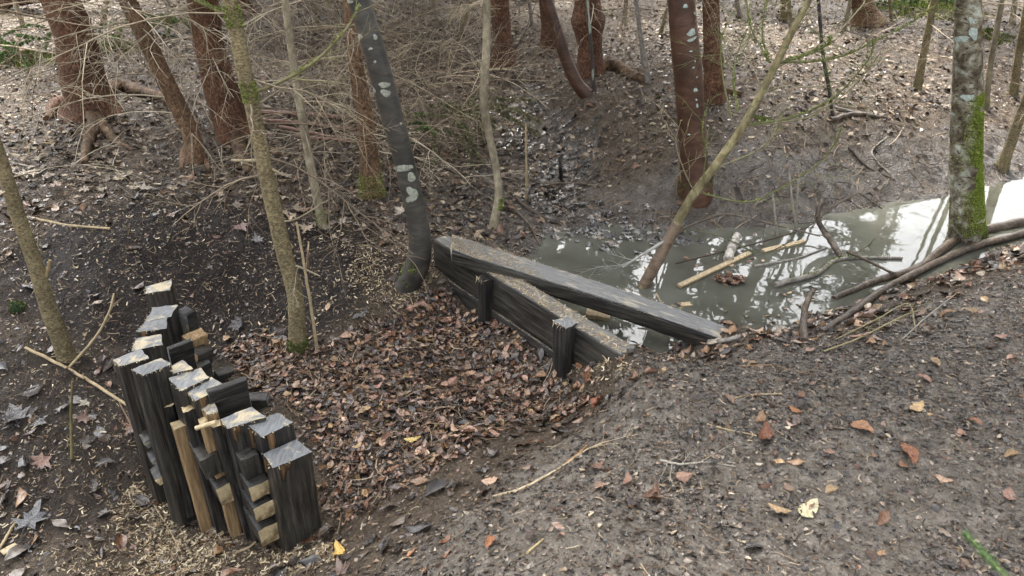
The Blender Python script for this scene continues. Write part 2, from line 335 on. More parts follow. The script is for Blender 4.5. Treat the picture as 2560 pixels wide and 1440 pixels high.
M['twig'] = mat_attr('dead_twig', rough=.75, var=.4, scale=25, spec=.15)
M['leaf'] = mat_attr('wet_leaf_litter', rough=.27, var=.5, scale=70, bstr=.5)
M['leafdry'] = mat_attr('dry_leaf_litter', rough=.6, var=.5, scale=70, spec=.2)
M['leafsoaked'] = mat_attr('soaked_leaf_litter', rough=.26, var=.45, scale=70, spec=.5)
M['leafone'] = mat_attr('fallen_leaf', rough=.27, var=.5, scale=9, obj=True, bstr=.4, bd=.03)
M['chip'] = mat_attr('litter', rough=.65, var=.35, scale=80, bstr=.2, spec=.15)
M['shaving'] = mat_attr('wood_shaving', rough=.75, var=.3, scale=80, bstr=.2, spec=.15)
M['moss'] = mat_attr('moss', rough=.8, var=.3, scale=60, bstr=.2, spec=.2)
M['needle'] = mat_attr('spruce_needles', rough=.6, var=.3, scale=30, bstr=.1, spec=.2)
M['lichen'] = mat_simple('grey_lichen', [(.3, (.15, .155, .12)), (.7, (.34, .355, .29))], 70, rough=.85, spec=.2)
M['lichen_blue'] = mat_simple('blue_green_lichen', [(.3, (.20, .24, .21)), (.7, (.42, .48, .44))], 70, rough=.85, spec=.2)
M['timber'] = mat_timber('weathered_timber'); M['freshwood'] = mat_timber('split_timber', False)
M['streak'] = mat_simple('torn_orange_wood', [(.3, (.04, .022, .01)), (.5, (.10, .055, .022)), (.7, (.22, .13, .06))], 60, (1, 1, .1), .6)
M['sawn'] = mat_sawn('sawn_end_pale', (.46, .39, .26), (.16, .165, .165), .52)
M['sawngrey'] = mat_sawn('sawn_end_grey', (.38, .34, .25), (.125, .13, .133), .58)
M['sawnfresh'] = mat_sawn('sawn_end_fresh', (.48, .38, .22), (.24, .17, .09), .42, .6)
M['beamtop'] = mat_sawn('beam_top_sawdust', (.36, .325, .25), (.15, .148, .142), .56)
M['yellowwood'] = mat_simple('yellow_split_wood', [(.3, (.22, .15, .075)), (.7, (.46, .37, .22))], 50, (1, 1, .2), .6)
M['birch'] = mat_simple('pale_bark_log', [(.35, (.10, .085, .07)), (.6, (.48, .44, .38))], 30, rough=.6)
M['barkbit'] = mat_simple('bark_pieces', [(.3, (.05, .025, .013)), (.7, (.17, .085, .045))], 40, rough=.5)

# ------------------------------------------------------------------ the ground
def axis(dense, step, far, grow=1.16):
    a, b = dense; mid = list(np.arange(a, b + 1e-6, step)); lo = []; s = step; x = a
    while x > far[0]: s *= grow; x -= s; lo.append(x)
    hi = []; s = step; x = mid[-1]
    while x < far[1]: s *= grow; x += s; hi.append(x)
    return np.array(lo[::-1] + mid + hi)
ax = axis((-3.9, 4.6), .0185, (-90, 90)); ay = axis((.9, 7.2), .0185, (-40, 120))
X, Y = np.meshgrid(ax, ay); Z = height(X, Y)
pm = path_mask(X, Y); bm_ = black_mask(X, Y)
inl = 1 - sstep(.12, .36, segdist(X, Y, INLET) + .12 * fbm(X * 5, Y * 5, 77))
near_w = (1 - sstep(.02, .14, Z - WATER)) * sstep(-.1, .25, Y - np.interp(X, [-1, -.4, .5, 1.1, 9], [4.3, 3.85, 2.6, 2.6, 3.4]))
bankmud = (1 - sstep(.16, .6, segdist(X, Y, [(.7, 4.45), (1.3, 4.5), (2.0, 4.8), (2.9, 5.1), (3.8, 5.5), (6, 6.4)]) + .2 * fbm(X * 4, Y * 4, 78))) * .85
mudm = np.clip(np.maximum(np.maximum(inl, near_w), bankmud), 0, 1)
nx, ny = len(ax), len(ay); ii = (np.arange(ny - 1)[:, None] * nx + np.arange(nx - 1)[None]).ravel()
gq = np.stack([ii, ii + 1, ii + nx + 1, ii + nx], -1)
gme = mk_mesh('ground', np.stack([X.ravel(), Y.ravel(), Z.ravel()], -1), [gq], np.stack([pm.ravel(), bm_.ravel(), mudm.ravel()], -1), True, [M['ground']])
ground = bpy.data.objects.new('ground', gme); COL.objects.link(ground); tag(ground, 'bare forest floor with a trodden path, dark bank and ditch', kind='structure')
wp = [(-.36, 3.86), (.02, 3.36), (.50, 2.72), (1.2, 2.6), (2.4, 3.1), (5, 4.1), (9, 5), (9, 9), (4, 6.3), (2, 5.4), (1, 5.2), (.1, 5.6), (-.1, 4.6)]
wmb = MB(); wv = [(x, y, WATER) for x, y in wp]; c = (1.6, 4.2, WATER)
wmb.add(np.array(wv + [c]), [(i, (i + 1) % len(wv), len(wv)) for i in range(len(wv))])
water = wmb.build('pond_water', M['water'], smooth=False); tag(water, 'murky grey-green pond water held behind the plank dam', kind='structure')

# ------------------------------------------------------------------ scatter helpers
def in_poly(px, py, poly):
    c = np.zeros(px.shape, bool); n = len(poly)
    for i in range(n):
        x0, y0 = poly[i]; x1, y1 = poly[(i + 1) % n]
        k = ((y0 > py) != (y1 > py)) & (px < (x1 - x0) * (py - y0) / (y1 - y0 + 1e-12) + x0); c ^= k
    return c
def visible(x, y, pad=.12):                         # is the ground point inside the photograph (a little beyond counts)
    z = 0 * x - .2; d = y * CP - (z - CAM_H) * SP; u = x / d; v = (y * SP + (z - CAM_H) * CP) / d
    return (abs(u) < .692 + pad) & (abs(v) < .39 + pad) & (d > .3)
def scatter(n, box, dens):
    """n tries in box, kept with probability dens(x, y)"""
    x = RNG.uniform(box[0], box[1], n); y = RNG.uniform(box[2], box[3], n)
    k = visible(x, y) & (RNG.random(n) < dens(x, y)); return x[k], y[k]
def frames(nrm, yaw, tilt, tdir):
    """local axes (n,3,3) for pieces lying on normals nrm, turned by yaw and tilted"""
    n = len(yaw); z = nrm + np.stack([np.cos(tdir), np.sin(tdir), 0 * tdir], -1) * np.tan(tilt)[:, None]; z /= np.linalg.norm(z, axis=1, keepdims=True)
    a = np.stack([np.cos(yaw), np.sin(yaw), 0 * yaw], -1); a -= z * (a * z).sum(1, keepdims=True); a /= np.linalg.norm(a, axis=1, keepdims=True)
    return np.stack([a, np.cross(z, a), z], 1)
def bulk(name, mat, temps, x, y, lift, size, yaw, tilt, tdir, cols, smooth=False, z=None):
    """one mesh of many pieces: temps = list of (verts, tris)"""
    if z is None: z = surf(x, y, True)
    Fm = frames(normals(x, y), yaw, tilt, tdir); pick = RNG.integers(0, len(temps), len(x)); VV = []; TT = []; CC = []; off = 0
    for k, (tv, tt) in enumerate(temps):
        s = pick == k; m = int(s.sum())
        if not m: continue
        V = np.einsum('vi,nij->nvj', tv, Fm[s]) * size[s][:, None, None] + np.stack([x[s], y[s], z[s] + lift[s]], -1)[:, None]
        VV.append(V.reshape(-1, 3)); TT.append((np.asarray(tt)[None] + (np.arange(m) * len(tv))[:, None, None]).reshape(-1, 3) + off)
        CC.append(np.repeat(cols[s], len(tv), 0)); off += m * len(tv)
    me = mk_mesh(name, np.concatenate(VV), [np.concatenate(TT)], np.concatenate(CC), smooth, [mat])
    o = bpy.data.objects.new(name, me); COL.objects.link(o); return o

def leaf_beech(st, n=6, fold=None, curl=None):
    r = random.Random(st); fold = r.uniform(-.6, .9) if fold is None else fold; curl = r.uniform(-1.0, 1.4) if curl is None else curl
    V = []; w0 = r.uniform(.27, .36); tw = r.uniform(-.7, .7)
    for i in range(n + 1):
        s = i / n; w = w0 * math.sin(math.pi * min(1, s * .97 + .015)) ** .75 * (1 - .25 * s); x = s - .5; ang = curl * (s - .4); zc = curl * .30 * (s - .45) ** 2 * 2.2
        for k in (-1, -.5, 0, .5, 1):
            ww = w * k; zz = zc + abs(ww) * fold * (.8 + .6 * abs(k)) + .05 * r.uniform(-1, 1) * abs(k) + .02 * (-1) ** i * abs(k) + tw * ww * (s - .5)
            V.append((x * math.cos(curl * .25), ww * (1 + .14 * r.uniform(-1, 1)), zz))
    T = []
    for i in range(n):
        for k in range(4):
            a = i * 5 + k; T += [(a, a + 5, a + 6), (a, a + 6, a + 1)]
    V = np.array(V); V[:, 2] -= V[:, 2].min(); return V, T
def leaf_maple(st):
    r = random.Random(st); lob = [(-2.35, .42), (-1.9, .30), (-1.35, .62), (-1.05, .30), (-.72, .50), (-.5, .34), (-.22, .50), (0, .78), (.22, .50), (.5, .34), (.72, .52), (1.05, .30), (1.35, .64), (1.9, .30), (2.35, .42), (2.9, .18), (-2.9, .18)]
    lob = sorted(lob); V = [(0, 0, 0)]; mids = []
    sw = r.uniform(-.5, .9); ph = r.uniform(0, 6)
    for a, d in lob:
        d *= r.uniform(.85, 1.12); z = sw * d * d * .7 * math.cos(a * 1.5 + ph) + .07 * r.uniform(-1, 1) + .12 * d
        mids.append((.5 * d * math.cos(a), .5 * d * math.sin(a), z * .35 + .02 * r.uniform(-1, 1))); V.append((d * math.cos(a), d * math.sin(a), z))
    n = len(lob); V += mids; T = []
    for i in range(n):
        j = (i + 1) % n; a, b, c, d = 1 + i, 1 + j, 1 + n + i, 1 + n + j; T += [(0, c, d), (c, a, b), (c, b, d)]
    V = np.array(V) * .8; V[:, 2] -= V[:, 2].min(); return V, T
BEECH = [leaf_beech(i, 5) for i in range(14)]; BEECH_LO = [leaf_beech(40 + i, 3) for i in range(10)]; MAPLE = [leaf_maple(i) for i in range(10)]
PAL_RED = np.array([(.10, .038, .018), (.15, .06, .028), (.055, .024, .014), (.21, .10, .045), (.033, .018, .013), (.27, .15, .07), (.085, .05, .036), (.16, .085, .05)])
PAL_RED = np.vstack([PAL_RED * np.array([.92, 1.1, 1.2]), [(.27, .155, .105), (.21, .115, .08), (.34, .22, .145), (.24, .16, .12)]])
PAL_TAN = np.array([(.20, .145, .095), (.28, .215, .145), (.12, .085, .058), (.35, .285, .20), (.07, .052, .038), (.17, .10, .06), (.24, .2, .155)])
PAL_DARK = np.array([(.022, .017, .014), (.045, .034, .026), (.03, .026, .024), (.075, .055, .04), (.11, .085, .065)])
def pal(P, n, jit=.25): return P[RNG.integers(0, len(P), n)] * (1 + jit * RNG.uniform(-1, 1, (n, 1)))
def scat_leaf(name, label, temps, x, y, smin, smax, P, tilt=.5, lift=.004, mat='leaf', z=None):
    n = len(x); o = bulk(name, M[mat], temps, x, y, RNG.uniform(0, lift, n), RNG.uniform(smin, smax, n), RNG.uniform(0, 6.28, n), np.abs(RNG.normal(0, tilt, n)).clip(0, 1.2), RNG.uniform(0, 6.28, n), pal(P, n), z=z)
    return tag(o, label, kind='stuff')
def px_poly(pts): return [tuple(gp(a, b)[:2]) for a, b in pts]
PILE = px_poly([(560, 880), (640, 830), (790, 880), (930, 800), (1110, 725), (1200, 790), (1300, 850), (1390, 935), (1500, 985), (1330, 1060), (1180, 1130), (1000, 1230), (850, 1330), (820, 1180), (740, 1040), (620, 960)])
BACKL = lambda x, y: (y > 3.9 + .25 * fbm(x * 2, y * 2, 5)) & (x < .1)
PONDC = [(.1, 4.3), (.8, 3.5), (1.5, 3.8), (2.3, 4.1), (3.3, 4.6), (5, 5.2)]
SHORE = [(.7, 4.45), (1.3, 4.45), (2.0, 4.7), (2.9, 5.0), (3.8, 5.4), (6, 6.3)]
def bank(x, y): return 1 - sstep(.25, .75, segdist(x, y, SHORE) + .2 * fbm(x * 3, y * 3, 91))
def wet(x, y): return height(x, y, False) < WATER + .005
def clear(x, y):                                    # not in the pond
    return ~(wet(x, y) & pondside(x, y))

# ------------------------------------------------------------------ timber
def prism(mb, top, bot, nz=7, nk=4, rough=.0025, topmat=1, botmat=None, seed=0, sag=0.0, jag=.004, warp=0.0):
    """four-cornered timber from a top quad to a bottom quad (world points, counter-clockwise seen from above)"""
    top = np.asarray(top, float); bot = np.asarray(bot, float); rings = []; per = 4 * (nk + 1); r = np.random.default_rng(seed)
    def ringof(q, ch=.03):
        pts = []
        for i in range(4):
            a, b = q[i], q[(i + 1) % 4]
            for t in [ch, *[k / nk for k in range(1, nk)], 1 - ch]: pts.append(a + (b - a) * t)
        return np.array(pts)
    rt, rb = ringof(top), ringof(bot); cen = rt.mean(0)
    for k in range(nz + 1):
        t = k / nz; p = rt * (1 - t) + rb * t; d = p - p.mean(0); d /= np.linalg.norm(d, axis=1, keepdims=True) + 1e-9
        p = p + d * (r.uniform(-1, 1, (per, 1)) * rough) * .5
        if warp: p = p + np.array([0, 0, warp * (math.sin(math.pi * t * 1.3 + seed) + .5 * math.sin(7 * t + seed))])
        if k == 0: p = p + (cen - rb.mean(0)) / np.linalg.norm(cen - rb.mean(0)) * r.uniform(-jag, jag, (per, 1))
        rings.append(p)
    V = np.concatenate(rings); i = np.arange(nz)[:, None] * per; j = np.arange(per)[None]; k2 = (j + 1) % per
    Q = np.stack([i + j, i + per + j, i + per + k2, i + k2], -1).reshape(-1, 4); mb.add(V, None, Q, None, 0)
    for ring, m, flip in ((rings[0], topmat, False), (rings[-1], topmat if botmat is None else botmat, True)):
        c = ring.mean(0); inner = c + (ring - c) * .55 + r.uniform(-.0005, .0005, ring.shape); a = np.arange(per); b = (a + 1) % per
        q = np.stack([a, b, per + b, per + a], -1); t = np.stack([per + a, per + b, np.full(per, 2 * per)], -1)
        if flip: q = q[:, ::-1]; t = t[:, ::-1]
        mb.add(np.vstack([ring, inner, c]), t, q, None, m)
def fibres(mb, A, B, n, ln=.014, seed=0, col=(.5, .42, .28)):
    r = np.random.default_rng(seed); A = np.asarray(A); B = np.asarray(B)
    for _ in range(n):
        p = A + (B - A) * r.random() + r.normal(0, .002, 3); d = r.normal(0, 1, 3) * np.array([1, 1, .7]) + np.array([0, -.5, -.5]); d /= np.linalg.norm(d); l = ln * r.uniform(.4, 1.5); s = np.cross(d, r.normal(0, 1, 3)); s /= np.linalg.norm(s); s *= .0014
        e = p + d * l + np.array([0, 0, r.uniform(-.4, .4) * l]); m = (p + e) / 2 + r.normal(0, .002, 3)
        mb.add([p - s, p + s, m + s, m - s, e], [(3, 2, 4)], [(0, 1, 2, 3)], np.array(col) * r.uniform(.6, 1.2))
def stake(name, label, q, ztop, zbot, side='timber', top='sawn', seed=1, lean=(0, 0), fuzz=14, group='sawn-off stakes standing in the ditch', cat='stake', streak=False):
    T = np.array([pz(a, b, ztop) for a, b in q]); T = T.mean(0) + (T - T.mean(0)) * 1.05; T[:, 2] += np.random.default_rng(seed).uniform(-.006, .006, 4)
    # keep the sawn top close to level but let each corner differ a little
    base = T.copy(); base[:, 2] = zbot; base[:, :2] += np.array(lean); base[:, :2] = base[:, :2].mean(0) + (base[:, :2] - base[:, :2].mean(0)) * 1.03
    if np.cross(T[1] - T[0], T[2] - T[1])[2] < 0: T = T[::-1]; base = base[::-1]
    org = base.mean(0); root = empty(name, org, label, cat, group)
    mb = MB(); prism(mb, T, base, nz=10, rough=.0055, seed=seed, jag=.0015); mb.build('shaft', [M[side], M[top]], root, smooth=False)
    fb = MB(); o = np.argsort([-(p[1]) for p in T]); lowest = T[o[-1]]
    for i in range(4):
        a, b = T[i], T[(i + 1) % 4]
        if (a + b)[1] / 2 < T[:, 1].mean(): fibres(fb, a, b, fuzz, .007, seed + i)
    fb.build('splinters', M['shaving'], root, smooth=False, col=True)
    if streak:
        # pale slivers torn off below the sawn edge
        sb = MB(); c = T.mean(0)
        for i in range(4):
            a, b = T[i], T[(i + 1) % 4]; ba, bb = base[i], base[(i + 1) % 4]
            if (a + b)[1] / 2 < c[1]:
                nrm = np.cross(b - a, ba - a); nrm /= np.linalg.norm(nrm); nrm *= np.sign(nrm @ ((a + b) / 2 - c)); r = np.random.default_rng(seed + 9)
                for s0, wd, ln in [(r.uniform(.02, .2), r.uniform(.12, .25), r.uniform(.12, .3)) for _ in range(1)]:
                    K = 6; edge = [a + (b - a) * (s0 + wd * u / (K - 1)) for u in range(K)]; low = [e + (ba - a) * ln * r.uniform(.25, 1.0) * (1 - .12 * u) for u, e in enumerate(edge)]
                    V = np.array(edge + low) + nrm * .0045; sb.add(np.vstack([V, V - nrm * .006]), None, [(u, u + 1, K + u + 1, K + u) for u in range(K - 1)] + [(K + u, K + u + 1, 3 * K + u + 1, 3 * K + u) for u in range(K - 1)] + [(0, K, 3 * K, 2 * K), (K - 1, 3 * K - 1, 4 * K - 1, 2 * K - 1)])
        if sb.n: sb.build('torn_sliver', M['streak'], root, smooth=False)
    return root
ZS = lambda y: -.10 - .24 * (1169 - y) / 470.0      # tops of the row fall away towards the back
SG = 'sawn-off stakes standing in the ditch'
STK = [
 ('sawn-off square stake at the far end of the row, grey face behind', [(367, 715), (428, 699), (424, 722), (364, 734)], -0.08, 'sawn', 'timber', False),
 ('sawn-off stake with plain grey top, second from the far end', [(384, 771), (443, 763), (426, 792), (364, 801)], -0.06, 'sawngrey', 'timber', False),
 ('sawn-off stake with chipped orange right edge, third from the far end', [(364, 804), (416, 793), (413, 819), (341, 830)], -0.05, 'sawngrey', 'timber', True),
 ('sawn-off stake with bluish wet top and orange front edge, fourth from far end', [(342, 847), (402, 837), (404, 860), (330, 874)], -0.02, 'sawn', 'timber', True),
 ('sawn-off stake with cream top, leftmost of the row', [(283, 899), (350, 872), (371, 896), (301, 915)], 0.04, 'sawn', 'timber', False),
 ('dark tarry stake with smooth grey top, next to the leftmost stake', [(330, 921), (402, 892), (426, 909), (359, 937)], 0.08, 'sawngrey', 'timber', False),
 ('small stake with glossy blue-grey top between the wide cream ones', [(422, 920), (456, 898), (482, 920), (436, 934)], 0.05, 'sawn', 'timber', False),
 ('wide stake with ridged cream top in the middle of the row', [(423, 947), (500, 919), (520, 941), (454, 975)], 0.04, 'sawn', 'timber', False),
 ('stake with striped cream and grey top and torn orange corner', [(461, 973), (527, 947), (560, 966), (487, 998)], 0.02, 'sawn', 'timber', True),
 ('narrow stake with small frayed top in front of the mossy board', [(499, 1010), (534, 1000), (545, 1029), (517, 1035)], -0.02, 'sawn', 'freshwood', False),
 ('stake with glossy frayed top, third from the near end', [(553, 1046), (627, 1017), (661, 1040), (571, 1071)], -0.03, 'sawn', 'timber', True),
 ('stake with frayed blue-grey top, second from the near end', [(621, 1066), (694, 1031), (731, 1057), (656, 1092)], -0.05, 'sawngrey', 'timber', True),
 ('dark square stake at the near end of the row with cracked top', [(660, 1133), (739, 1100), (776, 1130), (682, 1169)], -0.11, 'sawngrey', 'timber', True)]
for i, (lb, q, zt, tp, sd, st) in enumerate(STK):
    c = pz(*np.mean(q, 0), zt); stake('timber_stake', lb, q, zt, gz(c[0], c[1]) - .16, sd, tp, 20 + i, (random.uniform(-.012, .012), random.uniform(-.01, .01)), 16, SG, 'stake', st)
q13 = [pz(a, b, -.11) for a, b in STK[-1][1]]; EX = q13[1] - q13[0]; EX[2] = 0; EX /= np.linalg.norm(EX); EY = np.array([-EX[1], EX[0], 0])
def block(name, label, c, size, yaw=0, pitch=0, roll=0, side='timber', end='sawnfresh', seed=0, cat='board', group='short boards wedged among the stakes', along='x'):
    """a short board: its length runs along local x, sawn ends carry the end material"""
    Rm = np.array((Matrix.Rotation(yaw, 3, 'Z') @ Matrix.Rotation(pitch, 3, 'Y') @ Matrix.Rotation(roll, 3, 'X')))
    l, w, h = size; e = np.array([(-l, -w, -h), (-l, w, -h), (-l, w, h), (-l, -w, h)]) / 2.; f = e * np.array([-1, 1, 1])
    mb = MB(); prism(mb, f @ Rm.T + c, e @ Rm.T + c, nz=5, nk=3, rough=.002, seed=seed, jag=.003)
    o = mb.build(name, [M[side], M[end]], None, smooth=False, origin=np.asarray(c)); return tag(o, label, cat, group)
YA = math.atan2(EX[1], EX[0]); YH = YA - math.pi / 2
def at_t(x, y, t): return CAMP + ray(x, y) * t
BG = 'short boards wedged among the stakes'; M['timber_block'] = mat_timber('weathered_board', True, YA)
for (lb, x, y, t, s, yaw, pit, rol, sd, en) in [
  ('grey board end leaning behind the small blue-topped stake', 455, 895, 2.42, (.09, .02, .14), YA + .1, 0, .15, 'timber', 'sawngrey'),
  ('wide mossy grey board standing behind the narrow frayed stake', 574, 1000, 2.21, (.14, .026, .15), YA - .02, 0, .1, 'timber', 'sawngrey'),
  ('small pale-topped block beside the rear stakes', 470, 808, 2.95, (.05, .07, .14), YA + .4, 0, .1, 'timber', 'sawn'),
  ('pale orange split block end on the right flank of the row', 488, 852, 2.84, (.09, .06, .07), YA + .2, 0, .2, 'freshwood', 'sawnfresh'),
  ('broken brown block below the pale orange one', 500, 893, 2.78, (.09, .06, .08), YA + .5, .2, .2, 'timber', 'freshwood'),
  ('small brown-topped block beside the dark loose block', 512, 930, 2.72, (.05, .05, .10), YA + .2, 0, 0, 'timber', 'freshwood'),
  ('dark loose block lying in the leaves right of the row', 561, 945, 0, (.075, .05, .05), YA + .1, .1, .2, 'timber', 'timber'),
  ('small dark block poking out between leaves and the glossy stake', 652, 1015, 0, (.08, .05, .09), YA - .6, 0, .3, 'timber', 'sawngrey'),
  ('thin grey board end sticking out highest on the left flank', 372, 1092, 2.3, (.08, .05, .035), YH, 0, .35, 'timber', 'sawngrey'),
  ('thin grey board end in the middle of the left flank', 392, 1140, 2.28, (.07, .05, .03), YH, 0, .35, 'timber', 'sawngrey'),
  ('thin grey board end lowest on the left flank', 404, 1182, 2.26, (.08, .06, .035), YH, 0, .35, 'timber', 'sawnfresh'),
  ('dark board between stakes above the single pale board end', 515, 1140, 2.12, (.14, .065, .09), YH, 0, .1, 'timber', 'timber'),
  ('pale rough board end below the dark board in mid-row', 552, 1208, 2.1, (.14, .062, .085), YH, 0, .1, 'timber', 'sawnfresh'),
  ('dark board wedged left of the second stake from the near end', 613, 1140, 2.06, (.14, .062, .09), YH, 0, .05, 'timber', 'timber'),
  ('highest of three pale board ends beside the nearest stake', 632, 1197, 2.03, (.15, .072, .062), YH, 0, .05, 'timber', 'sawnfresh'),
  ('middle one of three pale board ends beside the nearest stake', 643, 1248, 2.01, (.15, .072, .066), YH, 0, .05, 'timber', 'sawnfresh'),
  ('lowest of three pale board ends beside the nearest stake', 655, 1305, 2.0, (.15, .072, .078), YH, 0, .05, 'timber', 'sawnfresh')]:
    block('short_board', lb, pY(x, y, t) if t else gp(x, y) + (0, 0, .02), s, yaw, pit, rol, sd.replace('timber', 'timber_block'), en, int(x), 'board', BG)
# tall split battens on the left flank
for (lb, a, b, w, sd) in [('orange split batten standing beside the dark tarry stake', (448, 1060, 2.19), (516, 1305, 2.17), .05, 'freshwood'),
                          ('thin dark batten standing left of the orange split one', (420, 1010, 2.24), (470, 1262, 2.22), .035, 'timber'),
                          ('dark batten standing right of the orange split one', (470, 1020, 2.15), (556, 1330, 2.12), .04, 'timber'),
                          ('thin dark batten between the pale board ends and narrow stake', (540, 1060, 2.08), (630, 1345, 2.06), .036, 'timber'),
                          ('narrow split batten under the small frayed stake top', (512, 1050, 2.11), (590, 1335, 2.09), .038, 'freshwood')]:
    A = pY(*a); B = pY(*b); B[2] -= .05; h = w / 2
    sq = np.array([-EX - EY, EX - EY, EX + EY, -EX + EY]) * h
    mb = MB(); prism(mb, A + sq, B + sq, nz=9, nk=3, rough=.004, seed=int(a[0]), jag=.003)
    tag(mb.build('split_batten', [M[sd], M['sawnfresh']], None, smooth=False, origin=B), lb, 'batten', 'battens on the flank of the stakes')
mb = MB(); A = pY(490, 1070, 2.06); B = pY(541, 1055, 2.06); tube(mb, spline([A, (A + B) / 2, B], 5), .009, 7, .15, 3)
tag(mb.build('wooden_peg', M['yellowwood'], None, origin=A), 'short pale peg sticking out across the stakes', 'peg')

# the plank dam
DT = -.10
DL = pz(1083, 599, DT); DR = pz(1552, 892, DT); du = DR - DL; DLEN = np.linalg.norm(du); du /= DLEN; dn = np.array([-du[1], du[0], 0])
if dn[1] < 0: dn = -dn                                # away from the camera
M['timber_dam'] = mat_timber('weathered_plank', True, math.atan2(du[1], du[0])); M['damtop'] = mat_sawn('plank_top_sawdust', (.36, .325, .25), (.12, .118, .112), .56, .45, math.atan2(du[1], du[0]))
dam = empty('plank_dam', (DL + DR) / 2 + np.array([0, 0, -.35]), 'black weathered plank dam across the ditch, sawdust along its top', 'dam')
def dam_plank(s0, s1, ztop, h, th, off=0, seed=0, top='beamtop'):
    a, b = DL + du * s0 + dn * off, DL + du * s1 + dn * off; a[2] = b[2] = ztop
    T = [a, b, b + dn * th, a + dn * th]; n = 22; mb = MB()
    # long grain runs along the plank: build it lying, ends sawn
    e0 = np.array([a, a + dn * th, a + dn * th - (0, 0, h), a - (0, 0, h)]); e1 = e0 + (b - a)
    prism(mb, e1, e0, nz=26, nk=4, rough=.004, seed=seed, jag=.004)
    me = mb; o = me.build('plank', [M['timber_dam'], M['sawngrey']], dam, smooth=False); return o
dam_plank(.0, DLEN, DT, .183, .075, 0, 3); dam_plank(.02, DLEN - .02, DT - .190, .19, .08, -.010, 4); dam_plank(.05, DLEN - .1, DT - .384, .12, .08, -.006, 5)
mb = MB()                                              # sawdust-grey top skin of the upper plank is its own board
e0 = DL + dn * -.001; e0 = np.array([DL + (0, 0, .002), DL + dn * .085 + (0, 0, .002), DL + dn * .085 + (0, 0, .012), DL + (0, 0, .012)]); prism(mb, e0 + du * DLEN, e0 + du * .02, nz=22, nk=4, rough=.002, seed=8)
mb.build('top_strip', [M['damtop'], M['sawngrey']], dam, smooth=False)
for (x, y, w, zt) in [(1216, 694, .07, DT - .012), (1412, 806, .08, DT + .021)]:
    c = pz(x, y, zt); s = (c - DL) @ du; c = DL + du * s - dn * (w * .24); c[2] = zt; u, v = du * w / 2, dn * w / 2
    T = np.array([c - u - v, c + u - v, c + u + v, c - u + v]); Bm = T.copy(); Bm[:, 2] = zt - .55
    if x < 1300: T[:, 2] -= .0
    mb = MB(); prism(mb, T, Bm, nz=9, seed=int(x), rough=.003, jag=.006); po = mb.build('post', [M['timber'], M['sawn' if x > 1300 else 'timber']], dam, smooth=False)
    fb = MB(); fibres(fb, T[0], T[1], 26, .018, 5, (.45, .38, .26)); fibres(fb, T[0], T[3], 16, .016, 6, (.45, .38, .26)); fb.build('splinters', M['shaving'], po, smooth=False, col=True)
# the loose beam lying over it
bl = [pz(1129, 627, -.012), pz(1133, 590, -.012)]; br = [pz(1812, 853, -.17), pz(1862, 836, -.17)]
th = .075; mb = MB()
e0 = np.array([bl[0], bl[1], bl[1] - (0, 0, th), bl[0] - (0, 0, th)]); e1 = np.array([br[0], br[1], br[1] - (0, 0, th), br[0] - (0, 0, th)])
ba_ = math.atan2(br[0][1] - bl[0][1], br[0][0] - bl[0][0]); M['timber_beam'] = mat_timber('weathered_beam', True, ba_); M['beamtop2'] = mat_sawn('beam_top_dust', (.36, .325, .25), (.13, .13, .126), .57, .42, ba_)
beam = empty('loose_beam', (bl[0] + br[0]) / 2 - (0, 0, th), 'long loose beam lying askew over the plank dam, dusted with sawdust', 'beam')
prism(mb, e1, e0, nz=40, nk=5, rough=.004, seed=31, jag=.004, warp=.006); mb.build('shaft', [M['timber_beam'], M['sawn']], beam, smooth=False)
mb = MB(); up = np.array([0, 0, 1.]); s0 = np.array([bl[0] + up * .010, bl[1] + up * .010, bl[1] + up * .003, bl[0] + up * .003]); s1 = np.array([br[0] + up * .010, br[1] + up * .010, br[1] + up * .003, br[0] + up * .003])
prism(mb, s1, s0, nz=40, nk=5, rough=.005, seed=31, jag=.002, warp=.006); mb.build('top_face', [M['beamtop2'], M['sawn']], beam, smooth=False)
mb = MB(); a = bl[0] + (0, 0, .012); b = bl[1] + (0, 0, .012); cpt = bl[0] - (0, 0, th * .95); nb = (bl[0] - br[0]); nb /= np.linalg.norm(nb); V = np.array([a, b, cpt, (a + b) / 2 - (0, 0, .02)]) + nb * .006
mb.add(np.vstack([V, V - nb * .008]), [(0, 1, 3), (0, 3, 2), (4, 7, 5), (4, 6, 7)], [(0, 4, 5, 1), (1, 5, 7, 3), (3, 7, 6, 2), (2, 6, 4, 0)]); mb.build('sawn_end', M['sawn'], beam, smooth=False)
block('sawn_block', 'yellow freshly split block lying under the loose beam', gp(1497, 797) + (0, .03, .02), (.12, .09, .035), -.2, .05, .25, 'yellowwood', 'yellowwood', 3, 'block', None)

